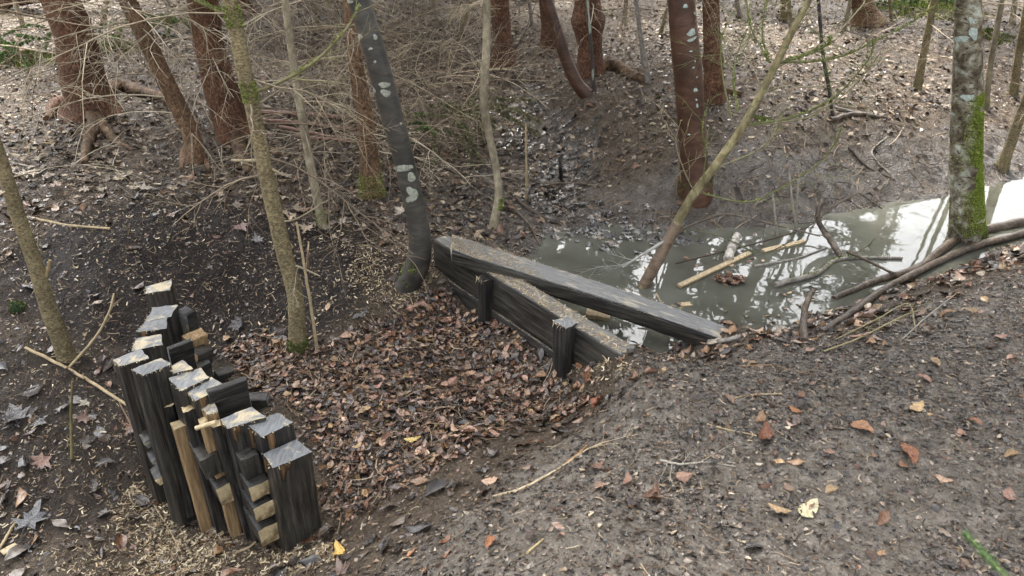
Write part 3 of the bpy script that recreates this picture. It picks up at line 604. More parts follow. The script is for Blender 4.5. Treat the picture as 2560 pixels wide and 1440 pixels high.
# ------------------------------------------------------------------ trees
TWIG_COLS = np.array([(.34, .28, .19), (.24, .19, .13), (.15, .115, .08), (.42, .36, .26), (.085, .065, .048)])
MOSSC = np.array([(.15, .19, .035), (.22, .27, .055), (.10, .13, .03), (.30, .35, .10)])
def tuft(mb, P, r, n, size, seed, cols=MOSSC, side=None, spread=1.0):
    """moss: small blades standing off a tube (points P, radius r)"""
    rg = np.random.default_rng(seed); n = int(n); i = rg.random(n) * (len(P) - 1); k = i.astype(int); f = (i - k)[:, None]
    p = P[k] * (1 - f) + P[k + 1] * f; rr = (r[k] * (1 - f[:, 0]) + r[k + 1] * f[:, 0]); T = P[k + 1] - P[k]; T /= np.linalg.norm(T, axis=1, keepdims=True) + 1e-9
    d = rg.normal(0, 1, (n, 3))
    if side is not None: d = d * .55 * spread + np.asarray(side, float)
    d -= T * (d * T).sum(1, keepdims=True); d /= np.linalg.norm(d, axis=1, keepdims=True) + 1e-9
    b = p + d * rr[:, None] * 1.0; tdir = d + rg.normal(0, .55, (n, 3)); tdir /= np.linalg.norm(tdir, axis=1, keepdims=True)
    l = size * rg.uniform(.5, 1.4, n)[:, None]; s = np.cross(tdir, rg.normal(0, 1, (n, 3))); s /= np.linalg.norm(s, axis=1, keepdims=True) + 1e-9; s *= l * .35
    if side is not None:
        kp = fbm(b[:, 2] * 9 + seed, (b[:, 0] - b[:, 1]) * 16, seed + 3) > -.12
        b, s, tdir, l = b[kp], s[kp], tdir[kp], l[kp]; n = len(b)
        if not n: return
    V = np.stack([b - s, b + s, b + tdir * l], 1).reshape(-1, 3); c = np.repeat(cols[rg.integers(0, len(cols), n)] * rg.uniform(.6, 1.25, (n, 1)), 3, 0)
    mb.add(V, np.arange(3 * n).reshape(-1, 3), None, c)
def twiglet(mb, p, d, ln, r0, rg, depth, col, droop=.25, sides=3, wig=.22):
    n = 6 if depth else 4; pts = [p]; d = d / np.linalg.norm(d); q = p
    for k in range(n):
        d = d + rg.normal(0, wig * .5, 3) - np.array([0, 0, droop / n]); d /= np.linalg.norm(d); q = q + d * ln / n; pts.append(q)
    P = np.array(pts); rad = r0 * np.linspace(1, .35, len(P)); c = col * rg.uniform(.75, 1.25); tube(mb, P, rad, sides, 0, 0, c)
    if depth:
        m = int(rg.integers(3, 7))
        for k in range(m):
            u = rg.uniform(.2, .95) * (len(P) - 1); i = int(u); b = P[i] + (P[i + 1] - P[i]) * (u - i); t = P[i + 1] - P[i]; t /= np.linalg.norm(t); s = rg.normal(0, 1, 3); s[2] *= .5; s -= t * (s @ t); s /= np.linalg.norm(s)
            twiglet(mb, b, t * .75 + s * rg.uniform(.5, 1.0), ln * rg.uniform(.25, .55), max(r0 * .55, .0011), rg, depth - 1, col, droop, 3, wig)
    return P, rad
def add_branch(root, p, d, ln, r0, seed, col=None, moss=0, droop=.35, depth=2, name='branch', wig=.22):
    rg = np.random.default_rng(seed); mb = MB(); col = TWIG_COLS[rg.integers(0, 4)] if col is None else np.asarray(col)
    P, rad = twiglet(mb, np.asarray(p, float), np.asarray(d, float), ln, r0, rg, depth, col, droop, 4, wig); b = mb.build(name, M['twig'], root, col=True)
    if moss: mm = MB(); tuft(mm, P, rad, moss, .011, seed); mm.build('moss', M['moss'], b, smooth=False, col=True)
    return b
def px_branch(root, pts, w0, w1, Y, col, moss=0, side=(0, 0, 1), name='branch', twigs=4, seed=0, bend=0):
    """a branch drawn through pixels of the photograph at distance Y, reaching towards or away from the camera by bend"""
    K = len(pts); P = spline([pY(a, b, Y + bend * k / (K - 1)) for k, (a, b) in enumerate(pts)], 5 * K); sc = pxscale(P[0]); rad = np.linspace(w0, w1, len(P)) * sc / 2
    mb = MB(); tube(mb, P, rad, 5, .1, seed, np.asarray(col)); rg = np.random.default_rng(seed + 1)
    for k in range(twigs):
        i = int(rg.uniform(.25, .95) * (len(P) - 1)); t = P[min(i + 1, len(P) - 1)] - P[max(i - 1, 0)]; t /= np.linalg.norm(t); s = rg.normal(0, 1, 3); twiglet(mb, P[i], t + s * .7, rg.uniform(.08, .28), max(rad[i] * .5, .0012), rg, 1, np.asarray(col), .1)
    b = mb.build(name, M['twig'], root, col=True)
    if moss: mm = MB(); tuft(mm, P, rad, int(moss * 1.5), .0068, seed, side=side, spread=1.6); mm.build('moss', M['moss'], b, smooth=False, col=True)
    return b
class Tree: pass
def tree(name, label, pxs, mat, H=6.0, sides=16, rough=.07, flare=1.35, flare_h=.14, dY=0.0, cat='tree', group=None, sink=.3, nf=(9, 2.2), base=None, mats=None, part='trunk', bulges=()):
    t = Tree(); g = gp(pxs[0][0], pxs[0][1]) if base is None else np.asarray(base, float); Y = g[1]; P = [g]; rad = [pxs[0][2] * pxscale(g) / 2]
    for (x, y, w) in pxs[1:]:
        p = pY(x, y, Y); p = pY(x, y, Y + dY * (p[2] - g[2])); P.append(p); rad.append(w * pxscale(p) / 2)
    P = np.array(P); d = P[-1] - P[-2]; d /= np.linalg.norm(d); top = []; q = P[-1].copy(); r = rad[-1]; r1 = r
    while q[2] < H:
        d = d * .9 + np.array([0, 0, 1]) * .1; d /= np.linalg.norm(d); q = q + d * .5; top.append(q.copy()); rad.append(max(r * (1 - .85 * (q[2] - P[-1][2]) / (H + .5 - P[-1][2])), .006))
    dn_ = P[0] - P[1]; dn_ /= np.linalg.norm(dn_); below = P[0] + dn_ * sink
    allp = np.vstack([below, P] + ([top] if top else [])); rads = np.array([rad[0]] + rad)
    nlow = max(24, int(len(P) * 14)); lowP = spline(allp[:len(P) + 1], nlow); hl = len(P) + 1
    ul = np.linspace(0, hl - 1, nlow); lowr = np.interp(ul, np.arange(hl), rads[:hl])
    hh = lowP[:, 2] - g[2]; lowr = lowr * (1 + (flare - 1) * np.exp(-np.maximum(hh, 0) / flare_h))
    for (bx, by, amp, wid) in bulges:
        bp = pY(bx, by, Y); lowr = lowr * (1 + amp * np.exp(-((lowP[:, 2] - bp[2]) / wid) ** 2))
    allP = np.vstack([lowP, np.array(top)]) if top else lowP; allr = np.concatenate([lowr, rads[hl:]]) if top else lowr
    t.root = empty(name, g, label, cat, group); mb = MB(); t.V, _, _, _ = tube(mb, allP, allr, sides, rough, abs(hash(label)) % 97 if False else len(label), None, 0, None, nf)
    t.trunk = mb.build(part, M[mat], t.root); t.P, t.r, t.g, t.Y, t.low = allP, allr, g, Y, nlow; t.sides = sides
    return t
def at_z(t, z):
    i = int(np.argmin(abs(t.P[:, 2] - z))); return t.P[i], t.r[i], i
def trunk_moss(t, z0, z1, n, size=.013, side=None, spread=1.0, seed=1, cols=MOSSC):
    k = (t.P[:, 2] >= z0) & (t.P[:, 2] <= z1); mm = MB(); tuft(mm, t.P[k], t.r[k], n, size, seed, cols, side, spread); return mm.build('moss', M['moss'], t.root, smooth=False, col=True)
def root_arm(t, pxs, w0, w1, mat='root', lift=.35, fork=None, seed=0):
    P = [t.P[np.argmin(abs(t.P[:, 2] - (t.g[2] + .12)))] * .6 + t.g * .4] if fork is None else []
    for k, (x, y) in enumerate(pxs):
        g = gp(x, y); P.append(g + np.array([0, 0, 0]))
    P = np.array(P); sc = pxscale(P[-1]); Q = spline(P, 8 * len(P)); rad = np.linspace(w0 * .85, w1 * .6, len(Q)) * sc / 2; gr = height(Q[:, 0], Q[:, 1], False); Q[:, 2] = np.maximum(Q[:, 2] * (np.linspace(1, 0, len(Q)) ** 2), 0) * 0 + np.maximum(gr + rad * lift, Q[:, 2] - .02)
    mb = MB(); tube(mb, Q, rad, 14, .38, seed + 3, None, 0, None, (16, 2.4)); return mb.build('root', M[mat], t.root)
def lichens(t, spots, mat='lichen', seed=0):
    """flat crusts: pixel centre, width and height in pixels"""
    rg = np.random.default_rng(seed)
    for (x, y, w, h) in spots:
        c = pY(x, y, t.Y); i = int(np.argmin(np.linalg.norm(t.P - c, axis=1))); i = min(max(i, 1), len(t.P) - 2); ax_ = t.P[i + 1] - t.P[i - 1]; ax_ /= np.linalg.norm(ax_)
        toc = CAMP - t.P[i]; toc -= ax_ * (toc @ ax_); toc /= np.linalg.norm(toc); lat = np.cross(ax_, toc); lat /= np.linalg.norm(lat); rr = t.r[i] * 1.0; sc = pxscale(c)
        off = (c - t.P[i]) @ lat; a0 = math.asin(max(-.9, min(.9, off / rr))); along = (c - t.P[i]) @ ax_; V = []
        nn = 14; rings = [(0, 0)]; ph = rg.uniform(0, 6.28)
        for ringf in (.5, 1.0):
            for k in range(nn):
                a = 2 * math.pi * k / nn; j = (1 + .22 * math.sin(2 * a + ph) + .14 * math.sin(3 * a + 2.1 * ph) + rg.uniform(-.06, .06)) * (1 if ringf == 1 else .95); rings.append((math.cos(a) * ringf * j, math.sin(a) * ringf * j))
        for u, v in rings:
            ang = a0 + u * w * sc / 2 / rr; z = along + v * h * sc / 2; q = t.P[i] + ax_ * z; ii = int(np.argmin(np.linalg.norm(t.P - q, axis=1))); rl = t.r[ii] + (.0030 if u * u + v * v < .9 else .0012)
            ctr = t.P[i] + ax_ * z; V.append(ctr + (toc * math.cos(ang) + lat * math.sin(ang)) * rl)
        T = [(0, 1 + k, 1 + (k + 1) % nn) for k in range(nn)]; Q = [(1 + k, 1 + nn + k, 1 + nn + (k + 1) % nn, 1 + (k + 1) % nn) for k in range(nn)]
        mb = MB(); mb.add(V, T, Q); mb.build('lichen_patch', M[mat], t.root)
def crown(t, z0, z1, nb, reach, seed, dens=26, root=None, P=None):
    rg = np.random.default_rng(seed); V = []; C = []; P = t.P if P is None else P
    for b in range(nb):
        z = z0 + (z1 - z0) * rg.random() ** .8; i = int(np.argmin(abs(P[:, 2] - z))); p = P[i]; ln = reach * (1.05 - .8 * (z - z0) / (z1 - z0)) * rg.uniform(.7, 1.1); a = rg.uniform(0, 6.283); d = np.array([math.cos(a), math.sin(a), .1])
        s = np.repeat(rg.random(dens) ** .7, 1); q = p + d * (s * ln)[:, None] + np.stack([0 * s, 0 * s, -.35 * ln * s ** 2], -1) + rg.normal(0, .06 + .05 * ln, (dens, 3)) * np.array([1, 1, .45])
        e = rg.normal(0, 1, (dens, 3)) * np.array([1, 1, .5]) + d; e /= np.linalg.norm(e, axis=1, keepdims=True); f = np.cross(e, rg.normal(0, 1, (dens, 3))); f /= np.linalg.norm(f, axis=1, keepdims=True)
        L_ = rg.uniform(.10, .24, (dens, 1)); w = L_ * .28; V.append(np.stack([q - f * w, q + f * w, q + e * L_ * 2 + f * w * .3, q + e * L_ * 2 - f * w * .3], 1).reshape(-1, 3)); C.append(np.repeat(np.array([.022, .042, .016]) * rg.uniform(.6, 1.5, (dens, 1)), 4, 0))
    V = np.concatenate(V); mb = MB(); mb.add(V, None, np.arange(len(V)).reshape(-1, 4), np.concatenate(C)); return mb.build('crown', M['needle'], root or t.root, smooth=False, col=True)
def dead_branches(t, n, z0, z1, lmin, lmax, seed, r0=.005, az=None, moss=0, droop=.45, depth=2):
    rg = np.random.default_rng(seed)
    for k in range(n):
        p, r, i = at_z(t, rg.uniform(z0, z1)); a = rg.uniform(0, 2 * math.pi) if az is None else rg.uniform(*az); d = np.array([math.cos(a), math.sin(a), rg.uniform(-.15, .35)])
        add_branch(t.root, p + d * r * .7, d, rg.uniform(lmin, lmax), r0 * rg.uniform(.6, 1.2), seed * 100 + k, None, moss, droop, depth)
def bare_crown(t, n, z0, z1, seed, l=(.6, 1.6)):
    rg = np.random.default_rng(seed)
    for k in range(n):
        p, r, i = at_z(t, rg.uniform(z0, z1)); a = rg.uniform(0, 6.283); d = np.array([math.cos(a), math.sin(a), rg.uniform(.2, .9)])
        add_branch(t.root, p, d, rg.uniform(*l), max(r * .3, .008), seed * 77 + k, (.07, .06, .05), 0, -.1, 2)

SPR = 'red-barked spruces of the forest'; SAP = 'thin bare saplings'
t1 = tree('spruce_tree', 'thickest red-brown spruce at left with bare yellow root in front', [(232, 285, 105.6), (205, 180, 102.1), (185, 90, 93.3), (150, 0, 88.0)], 'spruce', 9, 22, .10, 1.5, .10, group=SPR)
root_arm(t1, [(240, 320), (222, 365), (212, 412)], 60, 26, 'root', .5, None, 2); root_arm(t1, [(255, 320), (285, 355), (335, 378)], 48, 14, 'root', .5, None, 4); root_arm(t1, [(300, 225), (360, 240), (425, 262)], 52, 40, 'root', .6, None, 5); root_arm(t1, [(150, 262), (120, 300)], 60, 30, 'spruce', .3, None, 6)
t2 = tree('spruce_tree', 'slim red-brown spruce leaning left, hollow at its foot', [(487, 405, 48.4), (475, 330, 43.7), (415, 205, 42.9), (368, 105, 42.9), (318, 0, 42.9)], 'spruce_tan', 7, 18, .09, 1.25, .08, group=SPR)
root_arm(t2, [(462, 380), (455, 425)], 36, 18, 'spruce_tan', .5, None, 3); root_arm(t2, [(505, 390), (528, 432)], 30, 14, 'spruce_tan', .5, None, 7)
t3 = tree('spruce_tree', 'thick red-brown spruce behind the slim leaning one', [(598, 345, 92.0), (560, 245, 84.2), (525, 120, 73.3), (505, 0, 76.4)], 'spruce', 9, 22, .09, 1.25, .10, group=SPR)
root_arm(t3, [(605, 390), (625, 440)], 60, 30, 'root', .5, None, 8); root_arm(t3, [(660, 375), (725, 392)], 46, 18, 'root', .5, None, 9)
t4 = tree('sapling', 'olive-barked sapling with mossy branch right of the stakes', [(745, 875, 43.7), (737, 740, 38.6), (702, 600, 40.3), (662, 420, 37.0), (632, 270, 37.0), (605, 150, 37.0), (575, 0, 37.0)], 'sapling', 5, 16, .09, 1.15, .06, group=SAP)
trunk_moss(t4, t4.g[2] - .02, t4.g[2] + .09, 1100, .010, seed=4, cols=MOSSC * .45)
for z in (233, 45): p = pY(615 if z > 100 else 572, z, t4.Y); trunk_moss(t4, p[2] - .035, p[2] + .05, 900, .007, seed=z)
px_branch(t4.root, [(628, 232), (700, 205), (785, 155), (862, 78), (900, 10)], 11, 5, t4.Y, (.17, .15, .08), 420, (0, 0, 1), twigs=7, seed=3, bend=.1)
px_branch(t4.root, [(575, 40), (520, 15), (470, -10)], 12, 7, t4.Y, (.15, .14, .07), 260, (0, 0, 1), twigs=2, seed=4)
px_branch(t4.root, [(650, 400), (610, 402), (578, 400)], 9, 6, t4.Y, (.30, .25, .16), twigs=1, seed=5); px_branch(t4.root, [(660, 410), (690, 428), (705, 436)], 9, 5, t4.Y, (.30, .25, .16), twigs=0, seed=6)
px_branch(t4.root, [(725, 660), (750, 668), (800, 690)], 8, 3, t4.Y, (.30, .26, .18), twigs=1, seed=7); px_branch(t4.root, [(700, 555), (745, 545), (820, 500)], 6, 3, t4.Y, (.25, .21, .14), twigs=2, seed=8); px_branch(t4.root, [(640, 265), (700, 225), (760, 190)], 6, 3, t4.Y, (.2, .17, .11), twigs=3, seed=9, bend=.3)
t5 = tree('sapling', 'thin pale sapling standing between the olive sapling and dark trunk', [(808, 568, 21.1), (785, 460, 20.3), (752, 275, 21.8), (728, 120, 19.5), (712, 0, 18.7)], 'pale', 4.5, 12, .06, 1.1, group=SAP)
trunk_moss(t5, t5.g[2], t5.g[2] + .12, 260, .009, seed=6, cols=MOSSC * .7)
dead_branches(t5, 7, .2, 1.2, .25, .6, 51, .004)
t6 = tree('sapling', 'tan sapling leaning in at the left edge', [(168, 893, 41.0), (125, 780, 38.5), (88, 660, 36.1), (45, 540, 34.4), (8, 420, 32.8), (-30, 310, 31.2)], 'sapling', 4.5, 16, .09, 1.15, .05, group=SAP)
px_branch(t6.root, [(115, 690), (122, 665), (125, 650)], 10, 8, t6.Y, (.26, .2, .11), twigs=0, seed=11)
t7 = tree('spruce_tree', 'slender tan spruce with green moss round its foot', [(930, 488, 57.6), (922, 380, 46.8), (912, 290, 41.4), (890, 160, 37.8), (876, 0, 37.8)], 'spruce_tan', 7, 16, .09, 1.15, .06, group=SPR)
trunk_moss(t7, t7.g[2] - .02, t7.g[2] + .17, 3200, .008, seed=8); trunk_moss(t7, t7.g[2] + .1, t7.g[2] + .45, 500, .011, (1, -.2, 0), seed=9)
t8 = tree('leaning_tree', 'dark smooth trunk with grey lichen blotches, bent at its foot', [(1018, 712, 53.9), (1040, 672, 61.6), (1050, 615, 58.5), (1041, 540, 53.9), (1012, 410, 52.4), (975, 270, 57.0), (937, 130, 57.0), (893, -10, 53.9)], 'smooth', 8, 22, .035, 1.0, .05, sink=.12, nf=(5, 1.4))
lichens(t8, [(893, 92, 20, 18), (937, 90, 12, 12), (960, 207, 32, 13), (963, 227, 23, 18), (930, 222, 12, 15), (1004, 414, 50, 20), (1027, 436, 24, 20), (1030, 475, 26, 34), (1022, 490, 18, 18), (925, 118, 10, 7), (936, 150, 9, 6), (1000, 305, 8, 6), (870, 3, 30, 10)], 'lichen', 3)
trunk_moss(t8, t8.g[2] + .02, t8.g[2] + .16, 900, .010, (-.8, -.7, .2), seed=3, cols=MOSSC * .6)
bare_crown(t8, 8, 3, 8, 81)
t9 = tree('sapling', 'wavy thin grey sapling rising behind the plank dam', [(1232, 572, 22), (1246, 490, 19), (1240, 420, 19), (1222, 330, 19), (1210, 250, 22), (1216, 120, 20), (1216, 0, 19)], 'pale', 4.5, 12, .06, 1.1, .03, group=SAP)
trunk_moss(t9, t9.g[2] + .12, t9.g[2] + .22, 300, .012, (1, -.3, 0), seed=12); dead_branches(t9, 5, .1, 1.2, .2, .5, 52, .003)
t10 = tree('spruce_tree', 'red spruce trunk with swollen foot behind the wavy sapling', [(1258, 165, 58), (1255, 90, 46), (1248, 0, 46)], 'spruce', 9, 16, .10, 1.35, .14, group=SPR)
t11 = tree('curved_tree', 'dark curved trunk sweeping up from the far bank', [(1468, 238, 33.0), (1440, 205, 31.5), (1412, 140, 30.0), (1392, 75, 28.5), (1368, 0, 27.0)], 'smooth_red', 6, 16, .05, 1.1, .05, nf=(5, 1.5)); bare_crown(t11, 6, 2.5, 6, 83)
t11b = tree('spruce_tree', 'dark spruce trunk half hidden behind the curved trunk', [(1375, 118, 42), (1372, 50, 38), (1366, 0, 38)], 'spruce', 9, 14, .08, 1.2, group=SPR)
t12 = tree('spruce_tree', 'red spruce with a swollen collar around its trunk', [(1478, 186, 66), (1474, 120, 62), (1470, 50, 68), (1468, 0, 64)], 'spruce', 9, 20, .06, 1.15, .08, group=SPR, bulges=((1472, 52, .28, .085),))
root_arm(t12, [(1530, 172), (1575, 192), (1622, 206)], 44, 34, 'root', .7, None, 13)
t13 = tree('dead_sapling', 'thin black and white dead stem before the collared spruce', [(1486, 228, 8), (1478, 120, 8), (1468, 0, 9)], 'black', 2.2, 8, .1, 1.0, group=None)
lichens(t13, [(1482, 185, 6, 26), (1474, 60, 6, 60), (1470, 15, 6, 40)], 'lichen', 4)
t14 = tree('leaning_tree', 'smooth red-brown trunk with white lichen spots by the pond', [(1738, 470, 78), (1735, 400, 70), (1728, 300, 68), (1720, 180, 72), (1708, 70, 68), (1703, -10, 66)], 'smooth_red', 8, 22, .035, 1.12, .06, nf=(5, 1.4))
lichens(t14, [(1728, 75, 28, 14), (1730, 91, 28, 8), (1713, 10, 14, 8), (1737, 30, 9, 9), (1739, 48, 5, 5), (1738, 216, 14, 8), (1742, 255, 7, 9), (1733, 160, 6, 5), (1741, 184, 5, 5), (1736, 145, 4, 4), (1722, 326, 6, 5), (1740, 240, 6, 5), (1726, 120, 7, 5)], 'lichen_blue', 5)
trunk_moss(t14, t14.g[2] - .01, t14.g[2] + .08, 500, .009, seed=14, cols=MOSSC * .4); bare_crown(t14, 9, 3, 8, 84)
t16 = tree('spruce_tree', 'dark red spruce partly hidden behind the smooth brown trunk', [(1785, 246, 50), (1783, 160, 46), (1779, 80, 42), (1778, 0, 42)], 'spruce', 9, 16, .10, 1.2, .08, group=SPR, bulges=((1783, 150, .2, .05),)); root_arm(t16, [(1815, 235), (1855, 240)], 30, 22, 'root', .6, None, 15)
t17 = tree('mossy_tree', 'grey flaky trunk with bright moss down one side, standing in water', [(2417, 594, 81.0), (2416, 500, 73.9), (2414, 400, 72.2), (2418, 250, 68.6), (2420, 120, 63.4), (2421, 0, 58.1)], 'alder', 9, 24, .06, 1.08, .06, sink=.25, nf=(10, 2.6))
lichens(t17, [(2428, 42, 10, 16), (2434, 74, 18, 34), (2404, 92, 36, 18), (2422, 232, 34, 16), (2382, 284, 12, 12)], 'lichen_blue', 6)
trunk_moss(t17, t17.g[2] + .05, t17.g[2] + .9, 17000, .0075, (.5, -1, 0), 1.0, seed=17, cols=MOSSC * np.array([1.2, 1.25, .9])); trunk_moss(t17, t17.g[2] - .02, t17.g[2] + .2, 1700, .010, (.6, -.8, 0), 1.1, seed=18, cols=MOSSC * .6); bare_crown(t17, 12, 2.6, 9, 85)
dead_branches(t17, 3, .7, 1.2, .3, .7, 86, .004)
for (lb, pts, mt) in [('straight thin sapling standing on the far bank left of the mossy trunk', [(2292, 226, 21), (2310, 130, 18), (2336, 0, 16)], 'sapling'),
                      ('thin sapling standing close behind the mossy trunk', [(2464, 272, 15), (2478, 150, 13), (2506, 0, 12)], 'pale'),
                      ('tan sapling rising beside the water at the right edge', [(2505, 420, 26), (2530, 350, 24), (2575, 220, 22)], 'sapling'),
                      ('slim sapling high at the right edge of the bank', [(2533, 238, 20), (2545, 150, 18), (2560, 60, 17)], 'sapling'),
                      ('mossy stem at the top edge behind the leaning dead pole', [(1966, 52, 28), (1965, 20, 26), (1964, 0, 26)], 'sapling')]:
    tt = tree('sapling', lb, pts, mt, 4.5, 12, .07, 1.2, .05, group=SAP); dead_branches(tt, 5, .25, 1.3, .25, .6, len(lb), .0035); trunk_moss(tt, tt.g[2], tt.g[2] + .1, 120, .01, seed=len(lb), cols=MOSSC * .7)
t22 = tree('dead_sapling', 'thin black dead stem with moss along one side on the bank', [(2082, 292, 9), (2072, 220, 9), (2058, 140, 9), (2046, 0, 9)], 'black', 2.5, 8, .1, 1.0); trunk_moss(t22, .25, .62, 240, .009, (1, -.3, .2), seed=22)
t23 = tree('dead_sapling', 'grey split dead stem with black foot on the far bank', [(1622, 207, 15), (1606, 120, 13), (1590, 0, 11)], 'greystick', 2.2, 8, .15, 1.1)
tree('spruce_tree', 'gnarled spruce foot with spreading roots at the top edge', [(2165, 62, 62), (2160, 20, 50), (2155, 0, 48)], 'spruce_tan', 9, 16, .12, 1.6, .10, group=SPR)
t25 = tree('spruce_tree', 'dark spruce foot at the top edge behind the thick left spruces', [(612, 32, 46), (606, 0, 40)], 'spruce', 9, 12, .1, 1.3, group=SPR)
for k, (x, y, w, lean) in enumerate([(60, 70, 12, -30), (255, 60, 10, 20), (430, 45, 14, -25), (690, 60, 12, 15), (800, 80, 11, -20), (960, 70, 13, 18), (1090, 50, 11, -12), (1150, 85, 9, 25), (1330, 60, 10, -10), (1560, 60, 13, 8), (1650, 90, 10, 22), (1850, 40, 12, -15), (2110, 75, 11, 18), (2230, 55, 9, -8), (2390, 70, 12, 15), (2530, 60, 14, 10)]):
    ft = tree('dead_sapling', 'thin dead stem at the top edge, ' + ['left of the thickest spruce', 'right of the thickest spruce', 'between the slim leaning spruce and its thick neighbour', 'left of the pale thin sapling', 'right of the pale thin sapling', 'right of the bent dark trunk', 'in the middle of the brushwood', 'just left of the wavy sapling', 'left of the curved dark trunk', 'right of the collared spruce', 'left of the smooth brown trunk', 'left of the leaning pole top', 'left of the gnarled spruce foot', 'right of the gnarled spruce foot', 'just left of the mossy trunk', 'in the right corner'][k], [(x, y, w), (x + lean * .6, y - 50, w * .9), (x + lean * 1.4, y - 130, w * .8)], ['pale', 'sapling', 'greystick'][k % 3], 4.5, 8, .08, 1.2, .05, cat='tree', group='thin dead stems far back'); dead_branches(ft, 5, .3, 1.5, .3, .9, 400 + k, .004)
# the dead pole leaning out of the pond
g15 = gp(1608, 716)
t15 = tree('dead_pole', 'yellow dead pole leaning out of the pond with mossy side twigs', [(1608, 716, 26.7), (1650, 640, 25.5), (1722, 505, 23.0), (1790, 412, 21.2), (1862, 308, 20.0), (1930, 180, 18.7), (1985, 70, 17.5), (2025, -5, 16.3)], 'deadpole', 3.2, 16, .06, 1.08, .05, cat='dead tree', sink=.15)
mb = MB(); P = spline([g15 - (0.03, 0, .06), g15, pY(1650, 640, t15.Y), pY(1694, 558, t15.Y)], 20); tube(mb, P, np.linspace(29.5, 27.5, 20) * pxscale(g15) / 2, 16, .05, 4); mb.build('bark_sleeve', M['poleroot'], t15.root)
GREEN = (.15, .155, .07); PALE = (.26, .23, .14)
for k, (pts, w0, w1, cl, ms, bd) in enumerate([
    ([(1949, 156), (2036, 153), (2110, 138), (2170, 111), (2271, 60), (2340, 13)], 8, 4, GREEN, 420, -.3), ([(1861, 314), (1952, 299), (2019, 279), (2086, 242), (2140, 188), (2177, 138), (2182, 95)], 8, 4, GREEN, 380, -.25),
    ([(1868, 316), (2009, 296), (2065, 268), (2120, 228), (2165, 180), (2204, 128)], 7, 3, PALE, 90, -.35), ([(1922, 155), (1902, 118), (1875, 60), (1866, -5)], 8, 4, GREEN, 260, .1), ([(1922, 141), (1907, 101), (1908, 44), (1918, -5)], 7, 4, GREEN, 200, .2),
    ([(1846, 282), (1834, 202), (1844, 134), (1868, 74)], 8, 4, GREEN, 240, .1), ([(1828, 292), (1807, 188), (1804, 101), (1834, 27)], 7, 3, GREEN, 160, .15), ([(1794, 418), (1885, 380), (1935, 339), (1962, 272)], 6, 3, PALE, 60, -.3),
    ([(1745, 480), (1860, 505), (1935, 480), (2056, 400), (2106, 319)], 6, 3, GREEN, 160, -.35), ([(1960, 120), (1990, 60), (2048, 5)], 7, 4, PALE, 40, .1), ([(1900, 215), (1870, 120), (1900, 60), (1985, -5)], 4, 2, PALE, 20, .2), ([(1945, 158), (2020, 135), (2070, 110), (2075, 90)], 10, 6, GREEN, 520, -.15),
    ([(1740, 488), (1712, 430), (1690, 360), (1702, 300)], 5, 2, PALE, 30, -.2), ([(1755, 465), (1765, 380), (1756, 320), (1770, 250)], 5, 2, GREEN, 110, -.2), ([(1680, 592), (1620, 628), (1556, 668)], 13, 8, (.30, .29, .26), 0, -.05), ([(1690, 578), (1760, 550), (1822, 535), (1930, 560), (2050, 590)], 9, 5, (.12, .10, .08), 30, -.2),
    ([(1700, 570), (1800, 590), (1900, 632), (1985, 600)], 5, 3, (.10, .10, .06), 60, -.3), ([(1930, 175), (2070, 100), (2150, 20), (2165, -5)], 7, 4, PALE, 40, .3), ([(1900, 235), (1960, 215), (2040, 218), (2120, 195)], 4, 2, PALE, 20, -.3)]):
    px_branch(t15.root, pts, w0 * .72, w1 * .72, t15.Y, cl, ms, (0, -.2, 1), twigs=8 if k < 13 else 5, seed=200 + k, bend=bd)
for t, z0, z1, nb, rc, sd in ((t1, 3.4, 9, 34, 1.5, 1), (t3, 3.4, 9, 30, 1.4, 2), (t10, 2.8, 9, 44, 1.7, 3), (t12, 3.0, 9, 44, 1.5, 4), (t16, 3.2, 9, 44, 1.4, 5), (t2, 3.4, 7, 16, 1.0, 6), (t7, 3.4, 7, 14, .9, 7), (t11b, 2.8, 9, 40, 1.6, 8)): crown(t, z0, z1, nb, rc, sd)
dead_branches(t1, 27, .25, 1.5, .6, 1.5, 61, .0062); dead_branches(t2, 22, .15, 1.4, .5, 1.3, 62, .0055); dead_branches(t3, 25, .3, 1.5, .5, 1.4, 63, .0058); dead_branches(t7, 20, .2, 1.4, .4, 1.1, 64, .005)
dead_branches(t4, 7, .5, 1.3, .3, .9, 65, .0045); dead_branches(t10, 12, .4, 1.6, .5, 1.3, 66, .0055); dead_branches(t12, 8, .5, 1.4, .4, 1.0, 67, .005); dead_branches(t11b, 8, .4, 1.5, .5, 1.2, 68, .005); dead_branches(t16, 6, .4, 1.3, .4, 1.0, 69, .0045); dead_branches(t6, 3, .2, .9, .3, .7, 70, .004)
# spruces farther off: out of frame, mirrored in the pond and shading the floor
far = tree('spruce_tree', 'tall spruce of the surrounding stand, above the picture', [(1280, -60, 60), (1280, -140, 58)], 'spruce', 14, 10, .05, 1.2, base=(-4.0, 12.5, gz(-4, 12.5)), group='spruces of the stand around the clearing'); crown(far, 1.6, 14, 150, 2.3, 90, 34)
for k, (x, y) in enumerate([(5.6, 13.6), (7.4, 14.2), (6.4, 16.0), (8.6, 15.5)]):
    bt = tree('bare_tree', 'bare tree beyond the pond, above the picture', [(1280, -60, 26), (1280, -140, 24)], 'smooth', 9, 8, .05, 1.2, base=(x, y, gz(x, y)), group='bare trees beyond the pond'); bare_crown(bt, 20, 1.5, 9, 300 + k, (1.0, 2.6))
def copy_tree(t, x, y, rz, s):
    r = t.root.copy(); COL.objects.link(r); r.location = (x, y, gz(x, y)); r.rotation_euler = (0, 0, rz); r.scale = (s, s, s)
    for ch in t.root.children:
        c = ch.copy(); COL.objects.link(c); c.parent = r; c.matrix_parent_inverse = ch.matrix_parent_inverse.copy()
